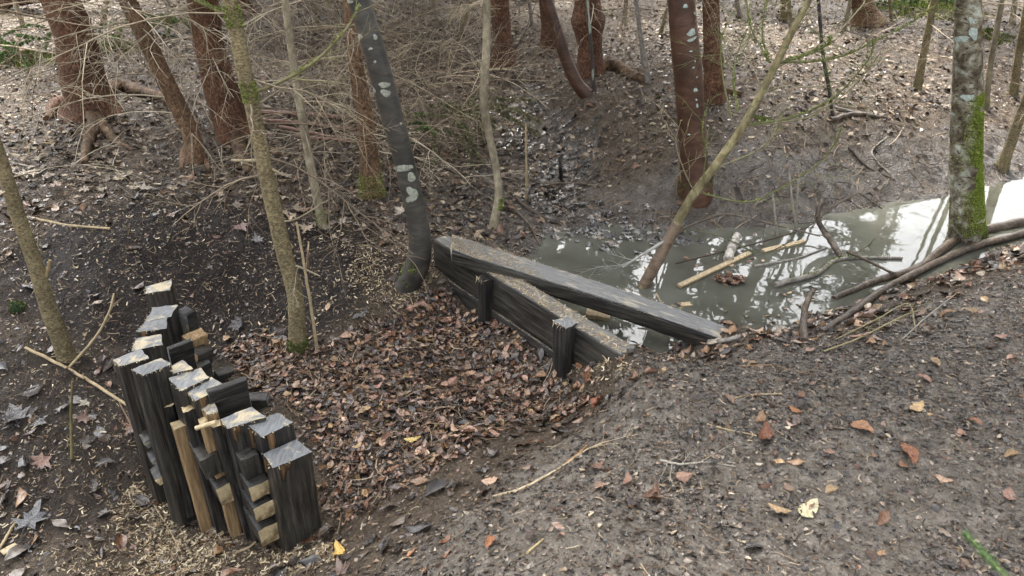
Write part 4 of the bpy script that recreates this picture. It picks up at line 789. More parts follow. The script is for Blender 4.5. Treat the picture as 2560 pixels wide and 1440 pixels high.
for k, (x, y) in enumerate([(-8, 11), (-1.2, 14), (1.6, 13.4), (3.4, 15.5), (-6.3, 15.5), (-11, 15), (-12, 7.5), (-12, 1), (-6, -3), (0, -5), (5, -4), (8.5, -1), (10, 4), (13, 9), (12.5, 14), (-3.5, 18), (2.5, 18.5), (4.7, 17), (11.0, 15.5), (14, 12), (6.9, 18.5), (9.4, 18.0)]): copy_tree(far, x, y, k * 1.3, random.uniform(.8, 1.15))

# ------------------------------------------------------------------ logs, sticks and stalks
def stick(name, label, pts, w0, w1, mat='twig', cat='stick', group=None, sides=8, rough=.10, seed=0, lift=.6, twigs=0, col=None, cap=None, knots=True, moss=0):
    """pts: (x, y) rests on ground or water, (x, y, h) floats h metres above it, (x, y, 'Y', d) stands at distance d"""
    P = []
    for p in pts:
        if len(p) == 2: P.append(gp(*p))
        elif len(p) == 3: q = gp(p[0], p[1]); P.append(pz(p[0], p[1], q[2] + p[2]) if p[2] < .25 else pY(p[0], p[1], q[1]))
        else: P.append(pY(p[0], p[1], p[3]))
    n = max(8, 6 * len(P)); Q = spline(P, n); rad = np.linspace(w0, w1, n) * pxscale(Q.mean(0)) / 2; Q[:, 2] += rad * lift
    gr = surf(Q[:, 0], Q[:, 1]) - .02 * pondside(Q[:, 0], Q[:, 1]); Q[:, 2] = np.maximum(Q[:, 2], gr + rad * .2); rg = np.random.default_rng(seed + 5); Q += rg.normal(0, 1, Q.shape) * rad[:, None] * .12
    mb = MB(); col = None if col is None else np.asarray(col); tube(mb, Q, rad, sides, rough, seed, col if mat == 'twig' else None, 0, None, (14, 2))
    if cap and sides >= 6: pass
    for k in range(twigs):
        i = int(rg.uniform(.15, .95) * (n - 1)); t = Q[min(i + 1, n - 1)] - Q[max(i - 1, 0)]; t /= np.linalg.norm(t); s = rg.normal(0, 1, 3); s[2] = abs(s[2]) * .4
        twiglet(mb, Q[i], t * .7 + s * .6, rg.uniform(.05, .18), max(rad[i] * .45, .0012), rg, 1, col if col is not None else np.array((.2, .16, .11)), .1)
    o = mb.build(name, M[mat], None, col=(mat == 'twig'), origin=Q[0]); tag(o, label, cat, group)
    if moss:
        mm = MB(); tuft(mm, Q, rad, moss, .010, seed + 2, side=(0, 0, 1)); c = mm.build('moss', M['moss'], None, smooth=False, col=True); c.parent = o; c.matrix_parent_inverse = Matrix.Translation(-o.location)
    return o
DARK = (.07, .055, .042); TAN = (.32, .25, .15); GREY = (.24, .22, .18); BR = (.16, .11, .07)
stick('fallen_log', 'thick wet log curving along the near pond edge', [(2085, 748), (2200, 702), (2290, 676), (2385, 605), (2460, 580), (2575, 556)], 13, 30, 'wetlog', 'log', None, 14, .22, 1, .4)
stick('fallen_log', 'slimmer pale brown log lying nearest the path at the pond', [(2052, 838), (2130, 785), (2200, 738), (2330, 668), (2440, 622), (2575, 586)], 15, 21, 'wetlog', 'log', None, 12, .22, 2, .9)
stick('fallen_branch', 'crooked branch with moss clump half in the pond', [(1938, 716), (2035, 690), (2085, 655), (2140, 648), (2255, 648)], 15, 8, 'greystick', 'branch', None, 8, .1, 3, .7, moss=260)
stick('fallen_branch', 'dark bent branch rising out of the pond', [(2102, 646, 0), (2072, 600, .06), (2047, 560, .14), (2045, 530, 'Y', 4.15), (2058, 500, 'Y', 4.2)], 16, 11, 'wetlog', 'branch', None, 8, .15, 4, .5)
stick('fallen_branch', 'stubby dark branch standing out of the leafy mud', [(2010, 858), (2008, 800, .05), (2018, 755, .10), (2032, 728, .13)], 19, 14, 'wetlog', 'branch', None, 9, .15, 5, .5)
stick('fallen_branch', 'thin black branch arching from pond to the wet log', [(2118, 632, .03), (2165, 652, .04), (2240, 690, .03), (2255, 700)], 8, 5, 'twig', 'branch', None, 6, .1, 6, .6, 2, DARK)
stick('fallen_branch', 'dark twiggy branch above the pond near the far shore', [(1690, 660, .02), (1990, 580, .05), (2080, 520, .12), (2150, 480, .12)], 5, 3, 'twig', 'branch', None, 5, .1, 7, .6, 5, DARK)
o = block('wood_strip', 'long yellow split strip floating across the pond', (0, 0, 0), (1, 1, 1), 0, 0, 0, 'yellowwood', 'yellowwood'); bpy.data.objects.remove(o)
A = gp(1697, 720); B = gp(1873, 637); d = (B - A); ln = np.linalg.norm(d); yaw = math.atan2(d[1], d[0])
block('wood_strip', 'long yellow split strip floating across the pond', (A + B) / 2 + (0, 0, .012), (ln, .03, .014), yaw, 0, .15, 'yellowwood', 'yellowwood', 4, 'wood', 'x')['group'] = 'floating wood'
for (lb, x0, y0, x1, y1, w) in [('pale torn splinter floating behind the yellow strip', 1908, 630, 1955, 618, .035), ('small pale splinter floating by the far shore', 1962, 618, 2012, 604, .028), ('brown flat splinter floating near the loose beam', 1700, 765, 1726, 763, .03)]:
    A = gp(x0, y0); B = gp(x1, y1); d = B - A
    block('wood_strip', lb, (A + B) / 2 + (0, 0, .006), (np.linalg.norm(d), w, .012), math.atan2(d[1], d[0]), 0, .1, 'yellowwood', 'yellowwood', int(x0), 'wood', 'floating wood')
stick('fallen_log', 'short pale-barked log slanting out of the pond', [(1818, 655, 0), (1830, 620, .03), (1843, 592, .05)], 24, 20, 'birch', 'log', None, 10, .15, 8, .4)
stick('fallen_branch', 'grey stub lying at the buried end of the loose beam', [(1772, 862), (1810, 856), (1852, 843)], 18, 12, 'greystick', 'branch', None, 8, .2, 9, .6)
stick('fallen_branch', 'thin wet branch floating left of the bent dark branch', [(1885, 668), (1940, 658), (2000, 645), (2062, 622)], 8, 5, 'greystick', 'branch', None, 6, .1, 10, .4)
stick('fallen_branch', 'curved branch lying on top of the far bank', [(2075, 305), (2130, 290), (2170, 292), (2225, 300)], 14, 9, 'wetlog', 'branch', None, 8, .15, 11, .7)
stick('fallen_branch', 'pale stick lying above the curved bank branch', [(2085, 270), (2140, 283), (2210, 288)], 7, 5, 'greystick', 'branch', None, 6, .1, 12, .8)
for k, (x, y0, y1, dx) in enumerate([(1990, 575, 430, -18), (1943, 590, 480, -12), (1990, 560, 405, 8)]):
    g = gp(x, y0); stick('dead_stalk', ['grey stalk leaning on the far shore, first from the pole', 'grey stalk standing at the far shore right of the pole', 'pale stalk standing at the far shore'][k], [(x, y0), (x + dx * .5, (y0 + y1) / 2, 'Y', g[1]), (x + dx, y1, 'Y', g[1] + .05)], 7, 4, 'twig', 'stalk', 'stalks at the far shore', 6, .1, 20 + k, .5, 1, GREY)
for k, (lb, pts, w) in enumerate([('upper red-brown cut pole lying behind the saplings', [(655, 288), (760, 293), (885, 303)], 13), ('lower red-brown cut pole lying behind the saplings', [(655, 307), (770, 315), (890, 330)], 11), ('shorter red-brown cut pole below the other two', [(700, 322), (780, 338), (850, 350)], 10), ('thin red pole at the front of the pole pile', [(740, 345), (830, 352), (900, 362)], 8)]):
    stick('cut_pole', lb, pts, w, w * .9, 'redpole', 'pole', 'red-brown poles lying behind the saplings', 8, .08, 30 + k, 1.2)
SG2 = 'thin sticks and stalks on the ground'
for k, (lb, pts, w0, w1, cl, tw) in enumerate([
    ('pale straight stick lying at far left beside the stakes', [(66, 872), (190, 935), (330, 1022)], 9, 8, TAN, 1), ('thin curved twig rising from the foot of the left sapling', [(172, 922), (235, 850, .06), (270, 790, .1), (286, 735, .14)], 7, 5, TAN, 2),
    ('upright olive seedling stem left of the stakes', [(180, 1150), (178, 1050, 'Y', 2.55), (182, 955, 'Y', 2.57)], 8, 6, (.13, .11, .05), 1), ('tall pale dead stalk standing beside the olive sapling', [(794, 882), (770, 720, 'Y', 3.0), (742, 558, 'Y', 3.02)], 9, 6, TAN, 0),
    ('short pale dead stalk behind the tall one', [(768, 680), (770, 640, 'Y', 3.45), (772, 605, 'Y', 3.45)], 6, 4, TAN, 0), ('long forked pale stick lying in the middle of the path', [(1232, 1244), (1300, 1225), (1400, 1172), (1460, 1130), (1505, 1112)], 8, 5, (.36, .29, .19), 2),
    ('orange side twig of the forked path stick', [(1405, 1168), (1440, 1140), (1470, 1112)], 6, 4, (.32, .17, .07), 0), ('knobbly twig with side shoots on the path', [(1650, 1152), (1700, 1163), (1770, 1158), (1838, 1168)], 8, 5, GREY, 5), ('small pale twig on the path above the knobbly one', [(1768, 1062), (1830, 1078), (1892, 1090)], 6, 3, TAN, 1),
    ('thin brown twig lying across the path crest', [(1825, 1000), (1870, 990), (1960, 985)], 6, 4, TAN, 1), ('thin root curling on the path edge below the pond', [(1850, 918), (1930, 915), (1990, 930), (2080, 942)], 6, 3, BR, 1), ('dark thin twig at the bottom edge of the path', [(1300, 1435), (1370, 1400), (1420, 1378)], 4, 3, DARK, 0),
    ('pale twig piece near the bottom edge of the path', [(1318, 1385), (1340, 1365), (1358, 1350)], 8, 6, (.38, .30, .16), 0), ('pale thin stalk standing before the wet inlet', [(1316, 500), (1316, 410, 'Y', 4.75), (1314, 310, 'Y', 4.75)], 6, 5, TAN, 2), ('black wet peg standing in the inlet', [(1402, 452), (1401, 425, 'Y', 5.0), (1399, 395, 'Y', 5.0)], 10, 8, (.03, .028, .026), 0),
    ('long dark twig lying across the wet inlet', [(1250, 445), (1350, 460), (1480, 462)], 7, 5, DARK, 1), ('black branch running beside the brushwood to the pond', [(1060, 395), (1130, 430), (1200, 470)], 9, 7, DARK, 1), ('dark stick sloping down to the pond behind the dam', [(1262, 470), (1330, 530), (1420, 572)], 10, 7, DARK, 1), ('second dark stick behind the dam, nearer the sapling', [(1265, 505), (1320, 560), (1350, 615)], 8, 5, (.10, .08, .06), 2),
    ('thin curved twig hanging over the right plank of the dam', [(1478, 838, .05), (1500, 880, .04), (1520, 905, .02)], 4, 3, TAN, 1), ('thin twig hanging over the loose beam', [(1640, 735, .1), (1672, 790, .1), (1720, 850, .05)], 4, 3, TAN, 0), ('straight pale twig on the bank slope above the pond', [(2215, 345), (2180, 385), (2238, 450)], 4, 3, GREY, 0),
    ('dark fallen twig on the bank slope, lower of two', [(2120, 370), (2170, 420), (2235, 450)], 6, 4, DARK, 1), ('pale stick lying on the dark bank at left', [(70, 545), (170, 565), (275, 573)], 7, 6, TAN, 1), ('thin stick across the leaves at far left', [(0, 352), (110, 358), (230, 368)], 5, 4, TAN, 0), ('stick lying behind the left bank leaves', [(10, 405), (60, 415), (85, 420)], 6, 4, GREY, 0),
    ('thin twig leaning from the forest soil at far left', [(300, 1010), (340, 1080, .03), (390, 1120, .05)], 4, 3, BR, 1), ('short pale stick at the bottom left corner', [(0, 1375), (28, 1325), (50, 1290)], 8, 6, TAN, 0), ('dark curved twig among the shavings', [(120, 1430), (170, 1405), (215, 1370)], 9, 6, DARK, 1), ('thin twig across the shavings before the stakes', [(380, 1255), (420, 1320), (455, 1385)], 4, 3, TAN, 1),
    ('small pale stick lying at the foot of the near stakes', [(590, 1385), (620, 1372), (640, 1358)], 8, 6, TAN, 0), ('grassy yellow stem curving over the path edge', [(2060, 880), (2150, 845, .03), (2260, 790, .05), (2330, 770)], 5, 3, (.25, .21, .115), 4), ('second grassy yellow stem over the path edge', [(2090, 850), (2190, 800, .05), (2270, 760, .07), (2290, 830)], 4, 3, (.25, .21, .115), 4),
    ('straight pale twig poking up from the path edge', [(2255, 850), (2320, 790, .03), (2390, 735, .05)], 4, 3, GREY, 0)]):
    stick('thin_stick', lb, pts, w0, w1, 'twig', 'stick', SG2, 6, .1, 60 + k, .7, tw, cl)
# bark raft and wood chip
mb = MB(); c0 = gp(1825, 703); rg = np.random.default_rng(5)
for k in range(60):
    a = rg.uniform(0, 6.28); q = c0 + np.array([math.cos(a) * .085 * rg.random() ** .5, math.sin(a) * .06 * rg.random() ** .5, rg.uniform(.002, .02)]); V, T = leaf_beech(100 + k, 2); s = rg.uniform(.03, .06); an = rg.uniform(0, 6.28); Rz = np.array(Matrix.Rotation(an, 3, 'Z') @ Matrix.Rotation(rg.normal(0, .3), 3, 'X')); mb.add(V * s @ Rz.T + q, T)
tag(mb.build('bark_raft', M['barkbit'], None, smooth=False, origin=c0), 'round clump of brown bark floating in the pond', 'bark clump')
block('wood_chip', 'flat pale wood chip lying at the bottom left corner', gp(26, 1376) + (0, 0, .008), (.055, .03, .006), 1.0, .1, .1, 'yellowwood', 'yellowwood', 8, 'chip', None)
mb = MB(); g = gp(44, 772); th_ = np.linspace(0, 1, 7); P = np.array([g + (0, 0, -.01), g + (0, 0, .0), g + (0, 0, .02), g + (0, 0, .035), g + (0, 0, .045)]); tube(mb, P, np.array([.03, .034, .033, .024, .006]), 10, .15, 3, (.03, .055, .03)); tuft(mb, P, np.array([.03, .034, .033, .024, .006]), 700, .008, 4, MOSSC * .35)
tag(mb.build('moss_cushion', M['moss'], None, col=True, origin=g), 'small dark green moss cushion on the left bank', 'moss')
# young spruce whose tip reaches into the near corner
ys = empty('young_spruce', (1.15, .25, gz(1.15, .25)), 'fresh green spruce twig reaching into the bottom right corner', 'young spruce')
mb = MB(); tube(mb, spline([(1.15, .25, -.1), (1.14, .26, .5), (1.16, .25, 1.0)], 10), np.linspace(.016, .006, 10), 8, .1, 2, (.12, .09, .06)); mb.build('trunk', M['twig'], ys, col=True)
A = CAMP + ray(2412, 1332) * .95; B = CAMP + ray(2540, 1470) * .88; C_ = np.array([1.145, .26, .62])
for k, (p0, p1, p2) in enumerate([(C_, B, A), (C_ + (0, 0, .1), C_ + (.2, .15, .16), C_ + (.4, .2, .1)), (C_ + (0, 0, .2), C_ + (.1, -.2, .26), C_ + (.2, -.4, .2)), (C_ + (0, 0, -.1), C_ + (.2, -.2, -.06), C_ + (.4, -.3, -.14))]):
    P = spline([p0, p1, p2], 26) if k else np.vstack([spline([p0, B + (B - A) * 1.6], 12), spline([B + (B - A) * 1.3, A], 14)]); mb = MB(); tube(mb, P, np.linspace(.003, .0011, 26), 6, 0, 0, (.17, .21, .08)); b = mb.build('branch', M['twig'], ys, col=True)
    mm = MB(); rg = np.random.default_rng(k); n = 900; i = (12 + 12.9 * rg.random(n)) if k == 0 else rg.random(n) * 24.9; ii = i.astype(int); p = P[ii] + (P[ii + 1] - P[ii]) * (i - ii)[:, None]; T = P[ii + 1] - P[ii]; T /= np.linalg.norm(T, axis=1, keepdims=True); s = rg.normal(0, 1, (n, 3)); s -= T * (s * T).sum(1, keepdims=True); s /= np.linalg.norm(s, axis=1, keepdims=True); d = T * .7 + s; d /= np.linalg.norm(d, axis=1, keepdims=True); w = np.cross(d, T); w /= np.linalg.norm(w, axis=1, keepdims=True); l = rg.uniform(.008, .014, (n, 1))
    mm.add(np.stack([p - w * .0006, p + w * .0006, p + d * l], 1).reshape(-1, 3), np.arange(3 * n).reshape(-1, 3), None, np.repeat(np.array([.10, .17, .06]) * rg.uniform(.7, 1.3, (n, 1)), 3, 0)); mm.build('needles', M['needle'], b, smooth=False, col=True)
# brushwood thicket and the fallen spruce top
mb = MB(); rg = np.random.default_rng(77)
for k in range(270):
    x, y = rg.uniform(830, 1215), rg.uniform(60, 420); g = gp(x, y)
    if abs(g[0] + .57) < .1 and g[1] < 4: continue
    d = rg.normal(0, 1, 3); d[2] = abs(d[2]) * .6 + .05; twiglet(mb, g + (0, 0, rg.uniform(0, .25)), d, rg.uniform(.4, 1.1), rg.uniform(.0026, .006), rg, 2 if k % 2 else 1, TWIG_COLS[rg.integers(0, 5)], .4)
for k in range(130):
    x, y = rg.uniform(0, 860), rg.uniform(-40, 250); g = gp(x, max(y, 0)); d = rg.normal(0, 1, 3); d[2] = abs(d[2]) * .5; twiglet(mb, g + (0, 0, rg.uniform(0, .35)), d, rg.uniform(.4, 1.0), rg.uniform(.002, .0038), rg, 2, TWIG_COLS[rg.integers(0, 4)], .4)
for k in range(64):
    x, y = rg.uniform(1220, 2560), rg.uniform(0, 160); g = gp(x, y); d = rg.normal(0, 1, 3); d[2] = abs(d[2]) * .5; twiglet(mb, g + (0, 0, rg.uniform(0, .3)), d, rg.uniform(.3, .9), rg.uniform(.0018, .0034), rg, 2, TWIG_COLS[rg.integers(0, 5)], .35)
tag(mb.build('brushwood', M['twig'], None, col=True), 'tangle of fine dead twigs and brushwood behind the trunks', kind='stuff')
fs = empty('spruce_bough', gp(1130, 370), 'fallen grey-green spruce bough lying behind the wavy sapling', 'bough'); rg = np.random.default_rng(9); fa = gp(1040, 380); fb_ = gp(1200, 395)
for k in range(16):
    u = rg.random(); p = fa + (fb_ - fa) * u + np.array([rg.uniform(-.1, .1), rg.uniform(0, .6), rg.uniform(.12, .38)]); mb = MB(); d = np.array([rg.uniform(-.3, .9), rg.uniform(-.8, -.1), rg.uniform(-.2, .2)]); P, rad = twiglet(mb, p, d, rg.uniform(.35, .65), .004, rg, 1, np.array((.2, .17, .1)), .7); b = mb.build('branch', M['twig'], fs, col=True)
    mm = MB(); tuft(mm, P, rad + .002, 520, .022, k, np.array([(.10, .11, .05), (.16, .145, .08), (.24, .20, .12), (.07, .08, .035)])); mm.build('needles', M['needle'], b, smooth=False, col=True)
def green_bough(label, x, y, w, n, seed):
    g = gp(x, y); root = empty('spruce_bough', g, label, 'bough', 'low green spruce boughs'); rg = np.random.default_rng(seed)
    for k in range(n):
        p = g + np.array([rg.uniform(-w, w), rg.uniform(-.15, .3), rg.uniform(.03, .3)]); mb = MB(); d = np.array([rg.uniform(-1, 1), rg.uniform(-.9, .2), rg.uniform(-.25, .15)]); P, rad = twiglet(mb, p, d, rg.uniform(.25, .5), .0035, rg, 1, np.array((.12, .10, .06)), .5); b = mb.build('branch', M['twig'], root, col=True)
        mm = MB(); tuft(mm, P, rad + .003, 420, .02, k + seed, np.array([(.05, .12, .025), (.09, .18, .04), (.035, .08, .02), (.14, .24, .06)])); mm.build('needles', M['needle'], b, smooth=False, col=True)
green_bough('dark green low bough at the left edge behind the thickest spruce', 45, 165, .35, 14, 500); green_bough('green low bough between the two thick left spruces', 275, 128, .22, 10, 520); green_bough('faint green low bough behind the slim leaning spruce', 425, 95, .25, 9, 540); green_bough('bright green bough at the top right edge', 2290, 22, .45, 16, 560); green_bough('green low bough beside the bent dark trunk', 1040, 350, .08, 4, 580)
# mossy green patches far back
for k, (lb, x, y, w, n) in enumerate([('green mossy mound far back behind the thickest spruce', 60, 150, .5, 4200), ('green moss patch between the thickest spruce and leaning one', 275, 120, .33, 2400), ('moss patch at the top edge beyond the left spruces', 400, 60, .4, 1800), ('bright green moss patch at the top right edge', 2320, 25, .7, 3600), ('small moss patch left of the mossy trunk foot', 2470, 90, .25, 900), ('small moss patch on the far bank below the pole', 1905, 298, .06, 500)]):
    g = gp(x, y); rg = np.random.default_rng(k); a = rg.uniform(0, 6.28, n); r = w * rg.random(n) ** .6 * (1 + .6 * np.sin(a * 3 + k) * np.sin(a * 5)); px_, py_ = g[0] + np.cos(a) * r, g[1] + np.sin(a) * r * .8; pz_ = height(px_, py_) + .06 * np.exp(-(r / w * 1.6) ** 2) * (w > .2); P = np.stack([px_, py_, pz_], -1); d = rg.normal(0, .5, (n, 3)) + (0, 0, 1); d /= np.linalg.norm(d, axis=1, keepdims=True); s = np.cross(d, rg.normal(0, 1, (n, 3))); s /= np.linalg.norm(s, axis=1, keepdims=True); l = rg.uniform(.012, .035, (n, 1)) * (1 if w > .1 else .5)
    mm = MB(); mm.add(np.stack([P - s * l * .4, P + s * l * .4, P + d * l], 1).reshape(-1, 3), np.arange(3 * n).reshape(-1, 3), None, np.repeat(MOSSC[rg.integers(0, 4, n)] * rg.uniform(.4, 1.1, (n, 1)) * (.75 if k != 3 else 1.2), 3, 0)); tag(mm.build('moss_patch', M['moss'], None, smooth=False, col=True, origin=g), lb, 'moss', 'moss patches on the forest floor')

# ------------------------------------------------------------------ leaf litter, needles, shavings, crumbs
def sel(n, box, f): return scatter(n, box, f)
def poly_d(poly, v=1.0): return lambda x, y: in_poly(x, y, poly) * v
def mixd(*fs): return lambda x, y: np.clip(sum(f(x, y) for f in fs), 0, 1)
x, y = sel(21000, (-1.9, .7, 1.5, 3.6), lambda x, y: np.where(in_poly(x + .06 * fbm(x * 9, y * 9, 1), y + .06 * fbm(x * 9, y * 9, 2), PILE), .62 * (.35 + .65 * sstep(-.35, .25, fbm(x * 6, y * 6, 71))), .0) + .12 * in_poly(x + .22 * fbm(x * 5, y * 5, 6), y + .22 * fbm(x * 5, y * 5, 7), PILE))
scat_leaf('leaf_litter', 'deep litter of wet red-brown beech leaves in the ditch', BEECH, x, y, .014, .052, np.vstack([PAL_RED * .7, PAL_RED, PAL_RED * 1.15, PAL_DARK * .7, PAL_DARK[:3]]), .5, .022)
x, y = sel(82000, (-7, 7, 3.2, 12), lambda x, y: np.where((path_mask(x, y) < .3) & clear(x, y), np.where(BACKL(x, y), np.where((y < 5.6) & (x < -.2), .75, .42), .0) + np.where((x > -.1) & (y > 4.4), .30, 0), 0) * (1 - .94 * black_mask(x, y)) * (.35 + .65 * (fbm(x * 1.7, y * 1.7, 8) > -.15)) * (1 - .82 * bank(x, y)))
k = RNG.random(len(x)) < .28
scat_leaf('leaf_litter', 'pale tan maple leaves strewn over the forest floor behind', MAPLE, x[k], y[k], .04, .088, np.vstack([PAL_TAN * .8, PAL_TAN * .6, PAL_DARK * .8, PAL_DARK * .6]), .4, .015, 'leafdry'); scat_leaf('leaf_litter', 'small dry leaves strewn over the forest floor behind', BEECH_LO, x[~k], y[~k], .03, .07, np.vstack([PAL_TAN * .8, PAL_DARK]), .45, .012, 'leafdry')
x, y = sel(9000, (-3.2, .6, .9, 4.4), lambda x, y: np.where((path_mask(x, y) < .5) & ~in_poly(x, y, PILE) & clear(x, y), .15, 0) * (1 - .85 * black_mask(x, y) * (y > 3.1)))
scat_leaf('leaf_litter', 'dark sodden leaves in the ditch round the stakes', BEECH_LO + MAPLE[:4], x, y, .03, .10, np.vstack([PAL_DARK, PAL_DARK * .7, PAL_RED[:4] * .8]), .35, .008)
x, y = sel(9000, (-1, 5, .8, 4.6), lambda x, y: np.where(path_mask(x, y) > .4, .045 + .12 * (1 - sstep(.0, .45, segdist(x, y, PATH_EDGE))) + .05 * (fbm(x * 2, y * 2, 61) > .2), 0))
scat_leaf('leaf_litter', 'trodden brown leaves scattered over the path', BEECH_LO, x, y, .018, .06, np.vstack([PAL_RED, PAL_DARK]), .25, .003)
x, y = sel(5000, (.7, 4.4, 2.5, 4.2), lambda x, y: np.where(clear(x, y), (1 - sstep(.04, .26, segdist(x, y, [(.6, 2.72), (1.15, 2.88), (1.6, 3.12), (2.2, 3.45), (2.9, 3.8), (4, 4.2)]))) * .8, .0))
scat_leaf('leaf_litter', 'brown leaves gathered along the near pond edge', BEECH + MAPLE[:3], x, y, .03, .075, np.vstack([PAL_RED, PAL_TAN, PAL_DARK]), .45, .012)
x, y = sel(1400, (.6, 2.6, 2.7, 4.4), lambda x, y: np.where(wet(x, y), .04 + .9 * (1 - sstep(.03, .2, segdist(x, y, [(1.0, 2.95), (1.45, 3.2), (1.62, 3.5)]))) + .35 * (1 - sstep(0, .15, segdist(x, y, [(1.2, 3.95), (1.45, 3.9)]))), 0))
scat_leaf('leaf_litter', 'orange-brown leaf scraps floating on the pond', BEECH_LO, x, y, .012, .045, np.vstack([PAL_RED[[1, 3, 5]] * 1.2, PAL_TAN[:2]]), .05, .002, z=np.full(len(x), WATER + .002))
x, y = sel(2300, (-.3, 1.4, 3.9, 7), lambda x, y: (1 - sstep(.1, .36, segdist(x, y, INLET))) * .9)
scat_leaf('leaf_litter', 'black soaked maple leaves in the muddy inlet', MAPLE, x, y, .05, .10, np.array([(.025, .022, .02), (.04, .036, .032), (.055, .05, .045), (.016, .014, .012), (.09, .07, .05)]), .09, .004, 'leafsoaked')
# needles and fine twigs
STRIP = []
for k in range(8):
    r = random.Random(k); b = r.uniform(-.25, .25); w = r.uniform(.025, .05); pts = [(-.5, 0), (-.15, b * .6), (.15, b * .7), (.5, r.uniform(-.15, .15))]; V = []
    for i, (u, v) in enumerate(pts): V += [(u, v - w, .02 * (i % 2)), (u, v + w, .02 * (i % 2) + .03)]
    STRIP.append((np.array(V), [(0, 2, 1), (1, 2, 3), (2, 4, 3), (3, 4, 5), (4, 6, 5), (5, 6, 7)]))
THIN = [(V * np.array([1, 1, .5]) + 0, T) for V, T in STRIP]
for V, T in THIN:
    c_ = (V[0::2, 1] + V[1::2, 1]) / 2; V[0::2, 1] = c_ - .011; V[1::2, 1] = c_ + .011
def strips(name, label, x, y, smin, smax, P, mat='chip', lift=.006, tilt=.25, temps=None):
    n = len(x); return tag(bulk(name, M[mat], temps or STRIP, x, y, RNG.uniform(.001, lift, n), RNG.uniform(smin, smax, n), RNG.uniform(0, 6.28, n), np.abs(RNG.normal(0, tilt, n)).clip(0, 1), RNG.uniform(0, 6.28, n), pal(P, n)), label, kind='stuff')
NEED = np.array([(.10, .07, .045), (.19, .14, .09), (.05, .036, .026), (.28, .22, .15), (.14, .10, .06)])
x, y = sel(80000, (-5, 6, 3.2, 9), lambda x, y: np.where(clear(x, y) & (path_mask(x, y) < .5), .55, 0) * (1 - .5 * black_mask(x, y)))
strips('needle_litter', 'brown needles and twig bits over the forest floor', x, y, .016, .055, np.vstack([NEED, NEED * .55]))
x, y = sel(42000, (-3.5, 4.5, .9, 4.4), lambda x, y: np.where(clear(x, y), .25 + .4 * path_mask(x, y), 0) * (1 - .2 * black_mask(x, y)))
strips('needle_litter', 'fine needles and root fibres trodden into the soil', x, y, .012, .042, np.vstack([NEED, NEED * .5]))
SHAV = np.array([(.40, .325, .21), (.29, .22, .135), (.50, .425, .29), (.19, .135, .08), (.35, .295, .21), (.12, .09, .06), (.25, .195, .125)])
CURL = []
for k in range(10):
    r = random.Random(k + 50); n = 4; w = r.uniform(.11, .24); tot = r.uniform(-1.4, 1.8); V = []; u = v = 0; a = -tot / 2; z0 = r.uniform(-.3, .3)
    for i in range(n + 1):
        V += [(u, v - w * .5, .05 + abs(.25 * math.sin(a))), (u + .02, v + w * .5, .08 + abs(.3 * math.sin(a)) + .08)]
        u += math.cos(a) / n; v += .8 * math.sin(a) / n; a += tot / n
    V = np.array(V); V[:, :2] -= V[:, :2].mean(0); CURL.append((V, [t for i in range(n) for t in ((2 * i, 2 * i + 2, 2 * i + 1), (2 * i + 1, 2 * i + 2, 2 * i + 3))]))
SH1 = px_poly([(330, 1180), (440, 1270), (560, 1380), (700, 1375), (830, 1330), (900, 1400), (760, 1440), (560, 1460), (300, 1470), (120, 1440), (230, 1330), (280, 1250)])
SH2 = px_poly([(860, 620), (1090, 560), (1240, 610), (1400, 650), (1390, 690), (1130, 600), (1100, 690), (960, 780), (880, 700)]); SH3 = px_poly([(1390, 800), (1480, 780), (1620, 850), (1560, 900), (1640, 960), (1500, 960), (1420, 930)])
def shav_d(x, y):
    d = np.where(in_poly(x + .1 * fbm(x * 7, y * 7, 3), y + .1 * fbm(x * 7, y * 7, 4), SH1), .85, 0) + np.where(in_poly(x + .06 * fbm(x * 8, y * 8, 5), y + .06 * fbm(x * 8, y * 8, 6), SH2), .32, 0) + np.where(in_poly(x, y, SH3), .35, 0)
    d = d + .06 * (1 - sstep(.3, 1.3, np.hypot(x + 1.3, y - 2.2))) + .05 * black_mask(x, y); return np.where(clear(x, y), d, 0) * (.2 + .8 * sstep(-.4, .25, fbm(x * 6, y * 6, 12)))
x, y = sel(420000, (-3, 1.4, 1.0, 4.8), shav_d); n = len(x)
tag(bulk('wood_shavings', M['shaving'], CURL, x, y, RNG.uniform(0, .008, n), (.006 + .02 * RNG.random(n) ** 1.6), RNG.uniform(0, 6.28, n), np.abs(RNG.normal(0, .5, n)).clip(0, 1.2), RNG.uniform(0, 6.28, n), pal(SHAV, n)), 'pale curled wood shavings heaped round the sawn timber', kind='stuff')
x, y = sel(40000, (-3.4, 1.5, 1.2, 5.5), lambda x, y: np.where(clear(x, y) & (path_mask(x, y) < .8), .05 + .16 * black_mask(x, y) + .5 * (shav_d(x, y) > .2) + .10 * (y > 3.8), 0)); n = len(x)
strips('sawdust', 'fine cream sawdust specks over bank and ditch', x, y, .006, .018, SHAV, 'shaving', .004, .4)
